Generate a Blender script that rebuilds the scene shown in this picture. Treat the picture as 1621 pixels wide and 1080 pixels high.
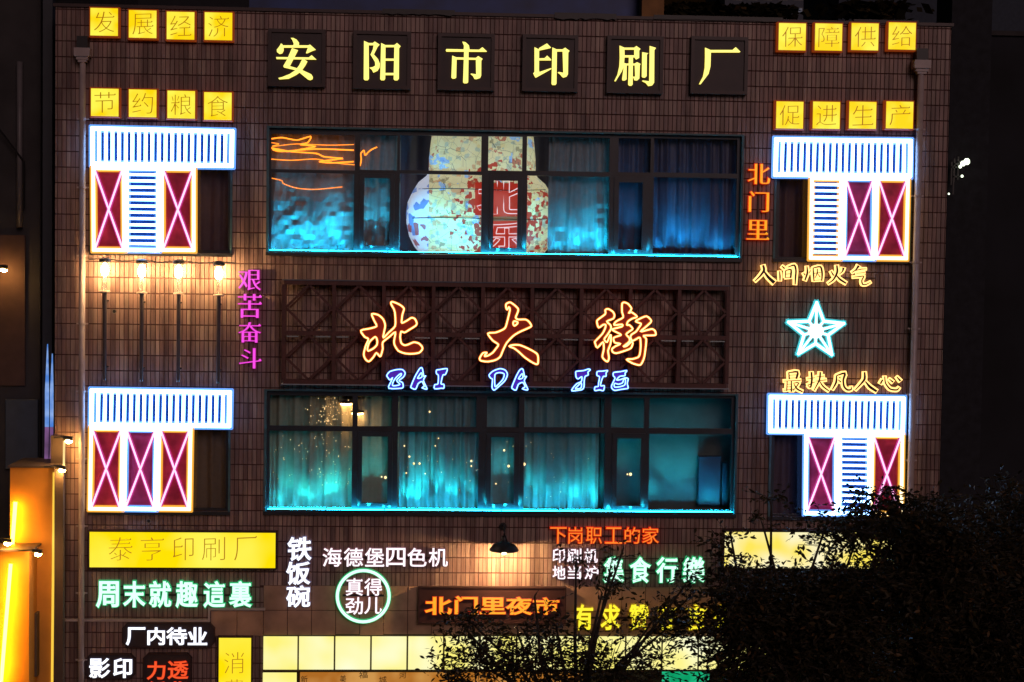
import bpy, bmesh, math, random
from math import radians, sin, cos, pi
from mathutils import Vector, Matrix, noise as mnoise
from mathutils.geometry import delaunay_2d_cdt
random.seed(7)
for o in list(bpy.data.objects): bpy.data.objects.remove(o)
SC = bpy.context.scene
COL = SC.collection
# ------------------------------------------------------------------ camera
YAW, PITCH, ROLL, F = radians(3.098), radians(-2.683), radians(0.829), 2700.0
CAM = Vector((0, -25, 9.4))
fw = Vector((sin(YAW)*cos(PITCH), cos(YAW)*cos(PITCH), sin(PITCH)))
r0 = Vector((cos(YAW), -sin(YAW), 0)); u0 = r0.cross(fw)
RT = cos(ROLL)*r0 + sin(ROLL)*u0; UP = -sin(ROLL)*r0 + cos(ROLL)*u0
cd = bpy.data.cameras.new('camera'); cam = bpy.data.objects.new('camera', cd); COL.objects.link(cam)
cam.matrix_world = Matrix(((RT.x, UP.x, -fw.x, CAM.x), (RT.y, UP.y, -fw.y, CAM.y), (RT.z, UP.z, -fw.z, CAM.z), (0, 0, 0, 1)))
cd.sensor_width = 36; cd.lens = 36*F/1621; cd.clip_end = 3000; cd.clip_start = 0.1
SC.camera = cam
# ------------------------------------------------------------------ light
SUN_EL, SUN_AZ = 24, 200
w = bpy.data.worlds.new('World'); SC.world = w; w.use_nodes = True
nt = w.node_tree; bg = nt.nodes['Background']; sky = nt.nodes.new('ShaderNodeTexSky')
sky.sky_type = 'NISHITA'; sky.sun_disc = False; sky.sun_elevation = radians(-3.0); sky.sun_rotation = radians(SUN_AZ)
nt.links.new(sky.outputs[0], bg.inputs[0]); bg.inputs[1].default_value = 0.12
sl = bpy.data.lights.new('sun', 'SUN'); sl.energy = 0.55; sl.angle = radians(25); sl.color = (1.0, 0.67, 0.65)
so = bpy.data.objects.new('sun', sl); COL.objects.link(so)
so.rotation_euler = Vector((-0.25, 1.0, -0.42)).to_track_quat('-Z', 'Y').to_euler()
SC.view_settings.view_transform = 'Standard'; SC.view_settings.look = 'None'
SC.view_settings.exposure = 0; SC.view_settings.gamma = 1; SC.view_settings.use_curve_mapping = False
SC.cycles.use_denoising = True
SC.cycles.sample_clamp_indirect = 4
SC.cycles.max_bounces = 6; SC.cycles.transparent_max_bounces = 16
SC.cycles.caustics_reflective = False; SC.cycles.caustics_refractive = False

# ------------------------------------------------------------------ helpers
def W(px, py, Y=0.0):
    """point of the plane y=Y seen at a place of the photograph"""
    d = fw*F + RT*(px-810.5) - UP*(py-540)
    t = (Y-CAM.y)/d.y
    p = CAM + d*t
    return p
def WR(x0, y0, x1, y1, Y=0.0):
    """upright rectangle xa, za, xb, zb"""
    cx, cy = (x0+x1)/2, (y0+y1)/2
    a, b = W(x0, cy, Y).x, W(x1, cy, Y).x
    t, u = W(cx, y0, Y).z, W(cx, y1, Y).z
    return a, u, b, t
MATS = {}
def nodes_of(name):
    m = bpy.data.materials.new(name); m.use_nodes = True
    return m, m.node_tree, m.node_tree.nodes['Principled BSDF']
def mat(name, c, rough=.6, metal=0, var=.15, scale=6, bump=0.0, spec=.5, c2=None):
    if name in MATS: return MATS[name]
    m, t, b = nodes_of(name)
    b.inputs['Roughness'].default_value = rough; b.inputs['Metallic'].default_value = metal
    b.inputs['Specular IOR Level'].default_value = spec
    tc = t.nodes.new('ShaderNodeNewGeometry')
    n = t.nodes.new('ShaderNodeTexNoise'); n.inputs['Scale'].default_value = scale; n.inputs['Detail'].default_value = 6
    t.links.new(tc.outputs['Position'], n.inputs['Vector'])
    r = t.nodes.new('ShaderNodeValToRGB')
    lo = [max(0, x*(1-var)) for x in c]; hi = [x*(1+var) for x in c]
    if c2: lo, hi = c, c2
    r.color_ramp.elements[0].color = (*lo, 1); r.color_ramp.elements[1].color = (*hi, 1)
    r.color_ramp.elements[0].position = .3; r.color_ramp.elements[1].position = .7
    t.links.new(n.outputs['Fac'], r.inputs['Fac']); t.links.new(r.outputs['Color'], b.inputs['Base Color'])
    if bump:
        bp = t.nodes.new('ShaderNodeBump'); bp.inputs['Strength'].default_value = bump; bp.inputs['Distance'].default_value = .01
        t.links.new(n.outputs['Fac'], bp.inputs['Height']); t.links.new(bp.outputs[0], b.inputs['Normal'])
    MATS[name] = m; return m
def emi(name, c, s=1.0, c2=None, scale=1.5, base=(.05, .05, .05)):
    if name in MATS: return MATS[name]
    m, t, b = nodes_of(name)
    b.inputs['Base Color'].default_value = (*base, 1); b.inputs['Roughness'].default_value = .35
    b.inputs['Emission Color'].default_value = (*c, 1); b.inputs['Emission Strength'].default_value = s
    if c2:
        tc = t.nodes.new('ShaderNodeNewGeometry'); n = t.nodes.new('ShaderNodeTexNoise')
        n.inputs['Scale'].default_value = scale; n.inputs['Detail'].default_value = 1.5
        t.links.new(tc.outputs['Position'], n.inputs['Vector'])
        r = t.nodes.new('ShaderNodeValToRGB'); r.color_ramp.elements[0].position = .38; r.color_ramp.elements[1].position = .66
        r.color_ramp.elements[0].color = (*c, 1); r.color_ramp.elements[1].color = (*c2, 1)
        t.links.new(n.outputs['Fac'], r.inputs['Fac']); t.links.new(r.outputs['Color'], b.inputs['Emission Color'])
    MATS[name] = m; return m

class MB:
    """collects shapes in world coordinates, builds one mesh object"""
    def __init__(s): s.v = []; s.f = []; s.m = []
    def add(s, vs, fs, mi=0):
        k = len(s.v); s.v += [tuple(v) for v in vs]
        for f in fs: s.f.append(tuple(i+k for i in f)); s.m.append(mi)
    def box(s, x0, y0, z0, x1, y1, z1, mi=0):
        if x0 > x1: x0, x1 = x1, x0
        if y0 > y1: y0, y1 = y1, y0
        if z0 > z1: z0, z1 = z1, z0
        s.add([(x0, y0, z0), (x1, y0, z0), (x1, y1, z0), (x0, y1, z0), (x0, y0, z1), (x1, y0, z1), (x1, y1, z1), (x0, y1, z1)],
              [(0, 3, 2, 1), (4, 5, 6, 7), (0, 1, 5, 4), (1, 2, 6, 5), (2, 3, 7, 6), (3, 0, 4, 7)], mi)
        return s
    def bevbox(s, x0, y0, z0, x1, y1, z1, b, mi=0):
        """box with the front edges (towards -y) chamfered"""
        s.add([(x0, y1, z0), (x1, y1, z0), (x1, y1, z1), (x0, y1, z1), (x0, y0+b, z0), (x1, y0+b, z0), (x1, y0+b, z1), (x0, y0+b, z1),
               (x0+b, y0, z0+b), (x1-b, y0, z0+b), (x1-b, y0, z1-b), (x0+b, y0, z1-b)],
              [(8, 9, 10, 11), (4, 5, 9, 8), (5, 6, 10, 9), (6, 7, 11, 10), (7, 4, 8, 11), (0, 1, 5, 4), (1, 2, 6, 5), (2, 3, 7, 6), (3, 0, 4, 7), (0, 3, 2, 1)], mi)
        return s
    def bar(s, a, b, wd, th, mi=0, ref=Vector((0, 1, 0))):
        """square bar from a to b"""
        a, b = Vector(a), Vector(b); d = (b-a).normalized(); n = d.cross(ref)
        if n.length < 1e-4: n = d.cross(Vector((1, 0, 0)))
        n.normalize(); q = n.cross(d).normalized()
        vs = []
        for p in (a, b):
            for sx, sy in ((-1, -1), (1, -1), (1, 1), (-1, 1)): vs.append(p + n*(sx*wd/2) + q*(sy*th/2))
        s.add(vs, [(0, 3, 2, 1), (4, 5, 6, 7), (0, 1, 5, 4), (1, 2, 6, 5), (2, 3, 7, 6), (3, 0, 4, 7)], mi); return s
    def tube(s, pts, r, n=6, closed=False, mi=0, radii=None):
        pts = [Vector(p) for p in pts]; N = len(pts)
        if N < 2: return s
        k = len(s.v); rings = []
        up = None
        for i, p in enumerate(pts):
            if closed: t = (pts[(i+1) % N]-pts[i-1])
            else: t = pts[min(i+1, N-1)]-pts[max(i-1, 0)]
            if t.length < 1e-7: t = Vector((0, 0, 1))
            t.normalize()
            ref = Vector((0, 1, 0)) if abs(t.y) < .9 else Vector((1, 0, 0))
            if up is not None and not closed: ref = up
            a = t.cross(ref)
            if a.length < 1e-5: a = t.cross(Vector((1, 0, 0)))
            a.normalize(); b = a.cross(t).normalized()
            if not closed: up = b
            rr = radii[i] if radii else r
            rings.append([p + a*(cos(2*pi*j/n)*rr) + b*(sin(2*pi*j/n)*rr) for j in range(n)])
        vs = [v for g in rings for v in g]; fs = []
        M = N if closed else N-1
        for i in range(M):
            A = i*n; B = ((i+1) % N)*n
            for j in range(n): fs.append((A+j, A+(j+1) % n, B+(j+1) % n, B+j))
        if not closed: fs.append(tuple(range(n-1, -1, -1))); fs.append(tuple((N-1)*n+j for j in range(n)))
        s.add(vs, fs, mi); return s
    def ribbon(s, pts, wd, th, closed=False, mi=0):
        """flat strip lying in the xz plane, th deep"""
        pts = [Vector(p) for p in pts]; N = len(pts); vs = []
        for i, p in enumerate(pts):
            if closed: t = (pts[(i+1) % N]-pts[i-1])
            else: t = pts[min(i+1, N-1)]-pts[max(i-1, 0)]
            t.y = 0
            if t.length < 1e-7: t = Vector((0, 0, 1))
            t.normalize(); a = Vector((-t.z, 0, t.x))*(wd/2)
            vs += [p-a, p+a, p+a+Vector((0, th, 0)), p-a+Vector((0, th, 0))]
        fs = []; M = N if closed else N-1
        for i in range(M):
            A = i*4; B = ((i+1) % N)*4
            for j in range(4): fs.append((A+j, A+(j+1) % 4, B+(j+1) % 4, B+j))
        if not closed: fs += [(3, 2, 1, 0), ((N-1)*4, (N-1)*4+1, (N-1)*4+2, (N-1)*4+3)]
        s.add(vs, fs, mi); return s
    def lathe(s, c, prof, n=20, mi=0, sy=1.0):
        """prof = [(r, z)] about the vertical axis through c"""
        vs = []; fs = []
        for r, z in prof:
            for j in range(n): vs.append((c[0]+cos(2*pi*j/n)*r, c[1]+sin(2*pi*j/n)*r*sy, c[2]+z))
        for i in range(len(prof)-1):
            for j in range(n): fs.append((i*n+j, i*n+(j+1) % n, (i+1)*n+(j+1) % n, (i+1)*n+j))
        fs.append(tuple(range(n-1, -1, -1))); fs.append(tuple((len(prof)-1)*n+j for j in range(n)))
        s.add(vs, fs, mi); return s
    def poly(s, loops, Y, th, mi=0, side=None):
        """extruded filled contours (x,z), front face at y=Y, back at Y+th"""
        loops = [l for l in loops if len(l) > 2]
        flat = []; edges = []; segs = []
        for l in loops:
            a0 = len(flat); n = len(l)
            for i in range(n): flat.append(Vector((l[i][0], l[i][1]))); edges.append((a0+i, a0+(i+1) % n)); segs.append((l[i], l[(i+1) % n]))
        cv_, _, cf_, *_r = delaunay_2d_cdt(flat, edges, [], 0, 1e-6)
        fs = []; k = len(cv_)
        for f in cf_:
            A, B_, C_ = (cv_[i] for i in f)
            cx, cy = (A[0]+B_[0]+C_[0])/3, (A[1]+B_[1]+C_[1])/3; wn = 0
            for (ax, ay), (bx, by) in segs:
                if (ay > cy) != (by > cy):
                    if ax+(cy-ay)/(by-ay)*(bx-ax) > cx: wn += 1 if by > ay else -1
            if wn == 0: continue
            ar = (B_[0]-A[0])*(C_[1]-A[1])-(B_[1]-A[1])*(C_[0]-A[0])
            if abs(ar) < 1e-11: continue
            fs.append(tuple(f) if ar > 0 else tuple(f)[::-1])
        s.add([(p[0], Y, p[1]) for p in cv_], fs, mi)
        k = len(flat)
        vs = [(p[0], Y, p[1]) for p in flat] + [(p[0], Y+th, p[1]) for p in flat]; fs = []
        i0 = 0; fs = []
        for l in loops:
            n = len(l)
            for i in range(n):
                a, b = i0+i, i0+(i+1) % n
                fs.append((a, a+k, b+k, b))
            i0 += n
        s.add(vs, fs, mi if side is None else side); return s
    def build(s, name, mats, parent=None, smooth=False, **tags):
        me = bpy.data.meshes.new(name)
        off = parent_origin(parent) if parent else Vector((0, 0, 0))
        me.from_pydata([(v[0]-off.x, v[1]-off.y, v[2]-off.z) for v in s.v], [], s.f)
        if not isinstance(mats, (list, tuple)): mats = [mats]
        for m in mats: me.materials.append(m)
        if len(mats) > 1: me.polygons.foreach_set('material_index', s.m)
        if smooth: me.polygons.foreach_set('use_smooth', [True]*len(me.polygons))
        me.update()
        o = bpy.data.objects.new(name, me); COL.objects.link(o)
        if parent: o.parent = parent
        else:
            # origin at the base of the thing
            xs = [v[0] for v in s.v]; ys = [v[1] for v in s.v]; zs = [v[2] for v in s.v]
            c = Vector(((min(xs)+max(xs))/2, (min(ys)+max(ys))/2, min(zs)))
            me.transform(Matrix.Translation(-c)); o.location = c
        for k_, v_ in tags.items(): o[k_] = v_
        return o
def parent_origin(o):
    p = Vector((0, 0, 0))
    while o is not None: p += o.location; o = o.parent
    return p
def thing(name, label, cat, loc, group=None):
    o = bpy.data.objects.new(name, None); COL.objects.link(o); o.location = loc; o.empty_display_size = .2
    o['label'] = label; o['category'] = cat
    if group: o['group'] = group
    return o
def crom(pts, n=4, closed=True):
    out = []; N = len(pts)
    rng = range(N) if closed else range(N-1)
    for i in rng:
        if closed: p0, p1, p2, p3 = pts[i-1], pts[i], pts[(i+1) % N], pts[(i+2) % N]
        else: p0, p1, p2, p3 = pts[max(i-1, 0)], pts[i], pts[i+1], pts[min(i+2, N-1)]
        for k in range(n):
            t = k/n
            out.append(tuple(.5*((2*b)+(-a+c)*t*.8+(2*a-5*b+4*c-d)*t*t*.0+0) if False else
                (2*t**3-3*t*t+1)*b+(t**3-2*t*t+t)*.38*(c-a)+(-2*t**3+3*t*t)*c+(t**3-t*t)*.38*(d-b) for a, b, c, d in zip(p0, p1, p2, p3)))
    if not closed: out.append(tuple(pts[-1]))
    return out

# ------------------------------------------------------------------ glyph outlines (built-in interface typeface)
ALL = '发展经济节约粮食保障供给促进生产北门里艰苦奋斗泰亨印刷厂周末就趣這裏铁饭碗海德堡四色机真得劲儿夜市下岗职工的家地当炉集行樂有求赞在言内待业影力透纸背消费乐新美福城河大'
ALL = ''.join(dict.fromkeys(ALL))
cu = bpy.data.curves.new('glyphs', 'FONT'); cu.body = ALL
go = bpy.data.objects.new('glyphs', cu); COL.objects.link(go)
gc = go.to_curve(bpy.context.evaluated_depsgraph_get(), apply_modifiers=False)
GL = {c: [] for c in ALL}
for sp in gc.splines:
    bp = sp.bezier_points; n = len(bp); pts = []
    for i in range(n):
        a, b = bp[i], bp[(i+1) % n]
        p0, h0, h1, p1 = a.co.xy, a.handle_right.xy, b.handle_left.xy, b.co.xy
        d = p1-p0
        L = d.length
        def off(h):
            return abs((h-p0).cross(d))/L if L > 1e-6 else 0
        steps = 1 if max(off(h0), off(h1)) < .003 else 4
        for k in range(steps):
            t = k/steps
            q = p0*(1-t)**3 + h0*3*t*(1-t)**2 + h1*3*t*t*(1-t) + p1*t**3
            if not pts or (q-pts[-1]).length > .002: pts.append(q.copy())
    if (pts[0]-pts[-1]).length < .002: pts.pop()
    cx = sum(p.x for p in pts)/len(pts); ch = ALL[min(len(ALL)-1, max(0, int(math.floor(cx))))]
    GL[ch].append([Vector((p.x-math.floor(cx), p.y)) for p in pts])
go.to_curve_clear(); bpy.data.objects.remove(go)
def area(l): return .5*sum(l[i-1].x*l[i].y-l[i].x*l[i-1].y for i in range(len(l)))
for c in ALL:
    if sum(area(l) for l in GL[c]) < 0: GL[c] = [l[::-1] for l in GL[c]]
def inset(loops, kx, ky):
    """move edges towards the ink: kx for upright edges, ky for level edges"""
    out = []
    for l in loops:
        n = len(l); r = []
        for i in range(n):
            a, b, c = l[i-1], l[i], l[(i+1) % n]
            d1 = (b-a).normalized(); d2 = (c-b).normalized()
            n1 = Vector((-d1.y, d1.x)); n2 = Vector((-d2.y, d2.x))
            k1 = kx*n1.x**2+ky*n1.y**2; k2 = kx*n2.x**2+ky*n2.y**2
            det = n1.x*n2.y-n1.y*n2.x
            if abs(det) < .25: v = (n1+n2).normalized()*((k1+k2)/2)
            else: v = Vector((k1*n2.y-k2*n1.y, n1.x*k2-n2.x*k1))/det
            m = 1.6*max(abs(kx), abs(ky))
            if v.length > m: v = v.normalized()*m
            r.append(b+v)
        out.append(r)
    return out
def serifs(loops, sz=1.0):
    """triangular stops on the right ends of level strokes"""
    out = []
    for l in loops:
        n = len(l)
        for i in range(n):
            a, b = l[i], l[(i+1) % n]; d = b-a
            if abs(d.x) > .25*abs(d.y) or not (.04 < abs(d.y) < .115): continue
            if d.y < 0: continue                      # ink to the left: a right-hand end goes up
            p, q = l[i-1], l[(i+2) % n]
            if abs(a.y-p.y) < .2*abs(a.x-p.x) and abs(q.y-b.y) < .2*abs(q.x-b.x) and (a.x-p.x) > .1 and (b.x-q.x) > .1:
                out.append([Vector((b.x-.10*sz, b.y-.03)), Vector((b.x-.0*sz, b.y-.035)), Vector((b.x+.035*sz, b.y-.02)), Vector((b.x-.035*sz, b.y+.055*sz))])
    return out
STY = {'song': (-.012, .016, 1), 'thin': (.017, .021, .5), 'plain': (0, 0, 0), 'semi': (-.012, -.004, .8), 'bold': (-.026, -.014, .8), 'neon': (.006, .010, 0)}
def fit(loops, box, src):
    x0, z0, x1, z1 = box; a, b, c, d = src
    return [[(x0+(p.x-a)/(c-a)*(x1-x0), z0+(p.y-b)/(d-b)*(z1-z0)) for p in l] for l in loops]
def letter(ch, px, Y, style, mface, parent, mback=None, th=.03, backk=.03, name='character', shear=0.0, fixed=False):
    kx, ky, sf = STY[style]
    src = GL[ch]
    xs = [p.x for l in src for p in l]; ys = [p.y for l in src for p in l]
    bb = (min(xs), min(ys), max(xs), max(ys))
    if fixed: bb = (.04, -.07, .96, .85)
    box = WR(*px, Y)
    lp = inset(src, kx, ky)
    extra = [serifs(src, sf)] if sf else []
    def sh(ls):
        return [[Vector((p.x, p.y+shear*(p.x-.5))) for p in l] for l in ls]
    m = MB(); m.poly(fit(sh(lp), box, bb), Y, th)
    if sf:
        for i, t in enumerate(extra[0]): m.poly(fit(sh([t]), box, bb), Y-.0006-.0002*(i % 3), th)
    mats = [mface]
    if mback is not None:
        m.poly(fit(sh(inset(src, kx-backk, ky-backk)), box, bb), Y+.012, th+.012, 1); mats.append(mback)  # enlarged glowing layer behind the face imitates the letter's halo
    return m.build(name, mats, parent)

# ------------------------------------------------------------------ materials
M_grout = mat('grout', (.075, .03, .026), .9, var=.3, scale=9)
def tile_material(name, cols, sx=None, zz=None):
    m, t, b = nodes_of(name)
    g = t.nodes.new('ShaderNodeNewGeometry')
    mp = t.nodes.new('ShaderNodeVectorMath'); mp.operation = 'SUBTRACT'; mp.inputs[1].default_value = (TX0, 0, TZ0)
    dv = t.nodes.new('ShaderNodeVectorMath'); dv.operation = 'DIVIDE'; dv.inputs[1].default_value = (TP, 100, TH)
    fl = t.nodes.new('ShaderNodeVectorMath'); fl.operation = 'FLOOR'
    wn = t.nodes.new('ShaderNodeTexWhiteNoise')
    L = t.links
    L.new(g.outputs['Position'], mp.inputs[0]); L.new(mp.outputs[0], dv.inputs[0]); L.new(dv.outputs[0], fl.inputs[0]); L.new(fl.outputs[0], wn.inputs['Vector'])
    r = t.nodes.new('ShaderNodeValToRGB'); e = r.color_ramp.elements
    e[0].color = (*cols[0], 1); e[1].color = (*cols[-1], 1)
    for i, c in enumerate(cols[1:-1]):
        k = e.new((i+1)/(len(cols)-1)); k.color = (*c, 1)
    L.new(wn.outputs['Value'], r.inputs['Fac'])
    # weather stains: broad noise stretched down the wall
    sc = t.nodes.new('ShaderNodeVectorMath'); sc.operation = 'MULTIPLY'; sc.inputs[1].default_value = (3.2, 1, .45)
    n = t.nodes.new('ShaderNodeTexNoise'); n.inputs['Scale'].default_value = 1.3; n.inputs['Detail'].default_value = 8; n.inputs['Roughness'].default_value = .65
    L.new(g.outputs['Position'], sc.inputs[0]); L.new(sc.outputs[0], n.inputs['Vector'])
    r2 = t.nodes.new('ShaderNodeValToRGB'); r2.color_ramp.elements[0].position = .36; r2.color_ramp.elements[0].color = (.30, .27, .28, 1)
    r2.color_ramp.elements[1].position = .66; r2.color_ramp.elements[1].color = (1, 1, 1, 1)
    L.new(n.outputs['Fac'], r2.inputs['Fac'])
    mx = t.nodes.new('ShaderNodeMix'); mx.data_type = 'RGBA'; mx.blend_type = 'MULTIPLY'; mx.inputs['Factor'].default_value = .85
    L.new(r.outputs['Color'], mx.inputs[6]); L.new(r2.outputs['Color'], mx.inputs[7]); L.new(mx.outputs[2], b.inputs['Base Color'])
    s3 = t.nodes.new('ShaderNodeVectorMath'); s3.operation = 'MULTIPLY'; s3.inputs[1].default_value = (7, 1, .35)
    n3 = t.nodes.new('ShaderNodeTexNoise'); n3.inputs['Scale'].default_value = 1.1; n3.inputs['Detail'].default_value = 4; L.new(g.outputs['Position'], s3.inputs[0]); L.new(s3.outputs[0], n3.inputs['Vector'])
    r3 = t.nodes.new('ShaderNodeValToRGB'); r3.color_ramp.elements[0].position = .38; r3.color_ramp.elements[0].color = (.5, .46, .45, 1); r3.color_ramp.elements[1].position = .52; r3.color_ramp.elements[1].color = (1, 1, 1, 1)
    L.new(n3.outputs['Fac'], r3.inputs['Fac']); mz = t.nodes.new('ShaderNodeMix'); mz.data_type = 'RGBA'; mz.blend_type = 'MULTIPLY'; mz.inputs['Factor'].default_value = .8
    L.new(mx.outputs[2], mz.inputs[6]); L.new(r3.outputs['Color'], mz.inputs[7]); L.new(mz.outputs[2], b.inputs['Base Color'])
    n2 = t.nodes.new('ShaderNodeTexNoise'); n2.inputs['Scale'].default_value = 45; L.new(g.outputs['Position'], n2.inputs['Vector'])
    bp = t.nodes.new('ShaderNodeBump'); bp.inputs['Strength'].default_value = .25; bp.inputs['Distance'].default_value = .004
    L.new(n2.outputs['Fac'], bp.inputs['Height']); L.new(bp.outputs[0], b.inputs['Normal'])
    b.inputs['Roughness'].default_value = .5
    return m
_a, _b = W(565, 174.5), W(600, 174.5)
TP = (W(632, 180).x-W(562, 180).x)/10.0        # tile pitch along x, seven pixels of the photograph
TH = (W(600, 199.3).z-W(600, 174.6).z)*-1      # course height
TX0, TZ0 = _a.x, _b.z
M_tile = tile_material('facing_tile', [(.27, .155, .14), (.42, .265, .225), (.31, .20, .185), (.50, .36, .29), (.37, .215, .185), (.40, .285, .24)])
M_stone = mat('stone_panel', (.40, .235, .15), .7, var=.28, scale=3, bump=.3)
M_dark = mat('dark_frame', (.018, .02, .026), .4, var=.2)
M_board = mat('maroon_board', (.030, .017, .019), .5, var=.2)
M_boardrim = mat('maroon_rim', (.034, .013, .012), .45, var=.2)
M_steel = mat('red_oxide_steel', (.085, .022, .018), .5, var=.3, scale=12)
M_pipe = mat('pvc_pipe', (.42, .34, .33), .4, var=.12)
M_black = mat('black_metal', (.012, .011, .012), .45)
M_concrete = mat('concrete', (.18, .15, .13), .85, var=.25, scale=4)
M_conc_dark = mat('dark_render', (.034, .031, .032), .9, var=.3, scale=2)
M_trim = mat('window_trim', (.05, .12, .14), .5, var=.3)
M_room = mat('room_wall', (.12, .11, .12), .9)
M_post = mat('lamp_post', (.10, .085, .09), .5, .3)

# ------------------------------------------------------------------ ground
g = MB(); g.box(-400, -60, -.3, 400, 600, 0); g.build('ground', mat('asphalt', (.045, .045, .047), .9, var=.3, scale=2, bump=.3), kind='structure')

# ------------------------------------------------------------------ main building
xL, xR = W(87, 400).x, W(1497, 380).x
zTop = W(800, 21).z
B = thing('printing_factory', 'three storey printing works clad in narrow brown tiles and hung with lit signs', 'building', (round((xL+xR)/2, 2), 3, 0))
OPEN = {'w1': (424, 208.5, 1174, 404.5), 'w2': (420, 622, 1164.5, 811.5), 'tl': (145, 204, 366, 400), 'tr': (1227, 221, 1441, 411), 'bl': (143, 619, 363, 809), 'br': (1219, 628, 1432, 818)}
OP = {k: WR(*v) for k, v in OPEN.items()}
zSt0, zSt1 = W(600, 1006).z, W(600, 927.5).z
SHOP = WR(415, 1003, 1290, 1300)               # shop front opening, below
SHOP = (SHOP[0], 0.0, SHOP[2], W(700, 1003).z)
def cutwall(mb, x0, z0, x1, z1, holes, ya, yb):
    xs = sorted({x0, x1, *[h[0] for h in holes], *[h[2] for h in holes]}); zs = sorted({z0, z1, *[h[1] for h in holes], *[h[3] for h in holes]})
    xs = [x for x in xs if x0 <= x <= x1]; zs = [z for z in zs if z0 <= z <= z1]
    for j in range(len(zs)-1):
        run = None
        for i in range(len(xs)-1):
            cx, cz = (xs[i]+xs[i+1])/2, (zs[j]+zs[j+1])/2
            solid = not any(h[0] < cx < h[2] and h[1] < cz < h[3] for h in holes)
            if solid and run is None: run = xs[i]
            if (not solid) and run is not None: mb.box(run, ya, zs[j], xs[i], yb, zs[j+1]); run = None
        if run is not None: mb.box(run, ya, zs[j], xs[-1], yb, zs[j+1])
holes = list(OP.values())+[SHOP]
m = MB(); cutwall(m, xL+.005, 0, xR-.005, zTop-.05, holes, .012, .26); m.build('wall', M_grout, B)
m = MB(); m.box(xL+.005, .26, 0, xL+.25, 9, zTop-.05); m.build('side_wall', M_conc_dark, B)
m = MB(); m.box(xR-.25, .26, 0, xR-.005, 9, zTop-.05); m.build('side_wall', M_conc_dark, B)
m = MB(); m.box(xL+.25, 3.2, 0, xR-.25, 3.4, zTop-.05); m.build('back_wall', M_room, B)
for zf in (OP['w1'][1]-.75, OP['w2'][1]-1.0, OP['w1'][3]+.35):
    m = MB(); m.box(xL+.25, .26, zf-.1, xR-.25, 3.2, zf+.1); m.build('floor_slab', M_room, B)
m = MB(); m.box(xL-.03, -.03, zTop-.05, xR+.03, .35, zTop-.004); m.build('coping', M_boardrim, B)
# bits of roofing felt hanging over the parapet edge
for a, b_, c_ in ((605, 720, 6), (878, 976, 7), (1035, 1240, 4), (1352, 1455, 3)):
    p, q = W(a, 20, -.05), W(b_, 20, -.05); m = MB(); n = 14
    fr = [(p.x+(q.x-p.x)*i/n, zTop-.01-c_/108*random.uniform(.6, 1.1)) for i in range(n+1)]
    loop = [(q.x, zTop+.02), (p.x, zTop+.02)]+fr
    m.poly([loop], -.045, .012); m.build('roofing_felt', M_black, B)

tile_me = bpy.data.meshes.new('tile'); tb = MB(); jw, jz = .0095, .016
tb.bevbox(0, 0, 0, TP-jw, .014, TH-jz, .002); tile_me.from_pydata(tb.v, [], tb.f); tile_me.materials.append(M_tile)
field = MB(); full = []
i0 = int(math.floor((xL-TX0)/TP)); i1 = int(math.ceil((xR-TX0)/TP)); j0 = int(math.floor((2.2-TZ0)/TH)); j1 = int(math.ceil((zTop-TZ0)/TH))
xs0 = W(417, 960).x; xs1 = W(1250, 960).x
skip = [(xs0, 0, xs1, zSt1)]
blocks = holes+skip
for j in range(j0, j1):
    for i in range(i0, i1):
        x0, x1, z0, z1 = TX0+i*TP+jw/2, TX0+(i+1)*TP-jw/2, TZ0+j*TH+jz/2, TZ0+(j+1)*TH-jz/2
        cut = False
        if x0 < xL: x0 = xL; cut = True
        if x1 > xR: x1 = xR; cut = True
        if z1 > zTop-.055: z1 = zTop-.055; cut = True
        bad = False
        for h in blocks:
            if x1 > h[0] and x0 < h[2] and z1 > h[1] and z0 < h[3]:
                cut = True
                cand = [(h[0]-x0, 'r'), (x1-h[2], 'l'), (h[1]-z0, 't'), (z1-h[3], 'b')]
                cand.sort(reverse=True)
                v, s_ = cand[0]
                # keep the largest remaining piece
                if v <= .008: bad = True; break
                if s_ == 'r': x1 = h[0]
                elif s_ == 'l': x0 = h[2]
                elif s_ == 't': z1 = h[1]
                else: z0 = h[3]
        if bad or x1-x0 < .01 or z1-z0 < .01: continue
        dy = random.uniform(-.0015, .0015)
        if not cut and z0 > W(800, 206).z: full.append((abs(x0-W(800, 180).x)+3*abs(z0-W(800, 170).z), x0, dy, z0)); continue
        field.bevbox(x0, dy, z0, x1, dy+.014, z1, .002)
full.sort()
for d_, x0, dy, z0 in full[:300]:
    o = bpy.data.objects.new('tile', tile_me); COL.objects.link(o); o.parent = B; o.location = Vector((x0, dy, z0))-B.location
for d_, x0, dy, z0 in full[300:]: field.bevbox(x0, dy, z0, x0+TP-jw, dy+.014, z0+TH-jz, .002)
field.build('tile_field', M_tile, B, kind='stuff')
# stone panels above the shop front
pw = (W(600, 960).x-W(562, 960).x); ph = (zSt1-zSt0)/2; n = int((xs1-xs0)/pw)+1
pxs = [xs0+i*pw for i in range(n)]
for r_ in range(2):
    for i, x in enumerate(pxs):
        xe = min(x+pw, xs1)
        if xe-x < .05: continue
        m = MB(); m.bevbox(x+.004, random.uniform(-.002, .002), zSt0+r_*ph+.004, xe-.004, .016, zSt0+(r_+1)*ph-.004, .003)
        m.build('stone_panel', M_stone, B)
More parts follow.
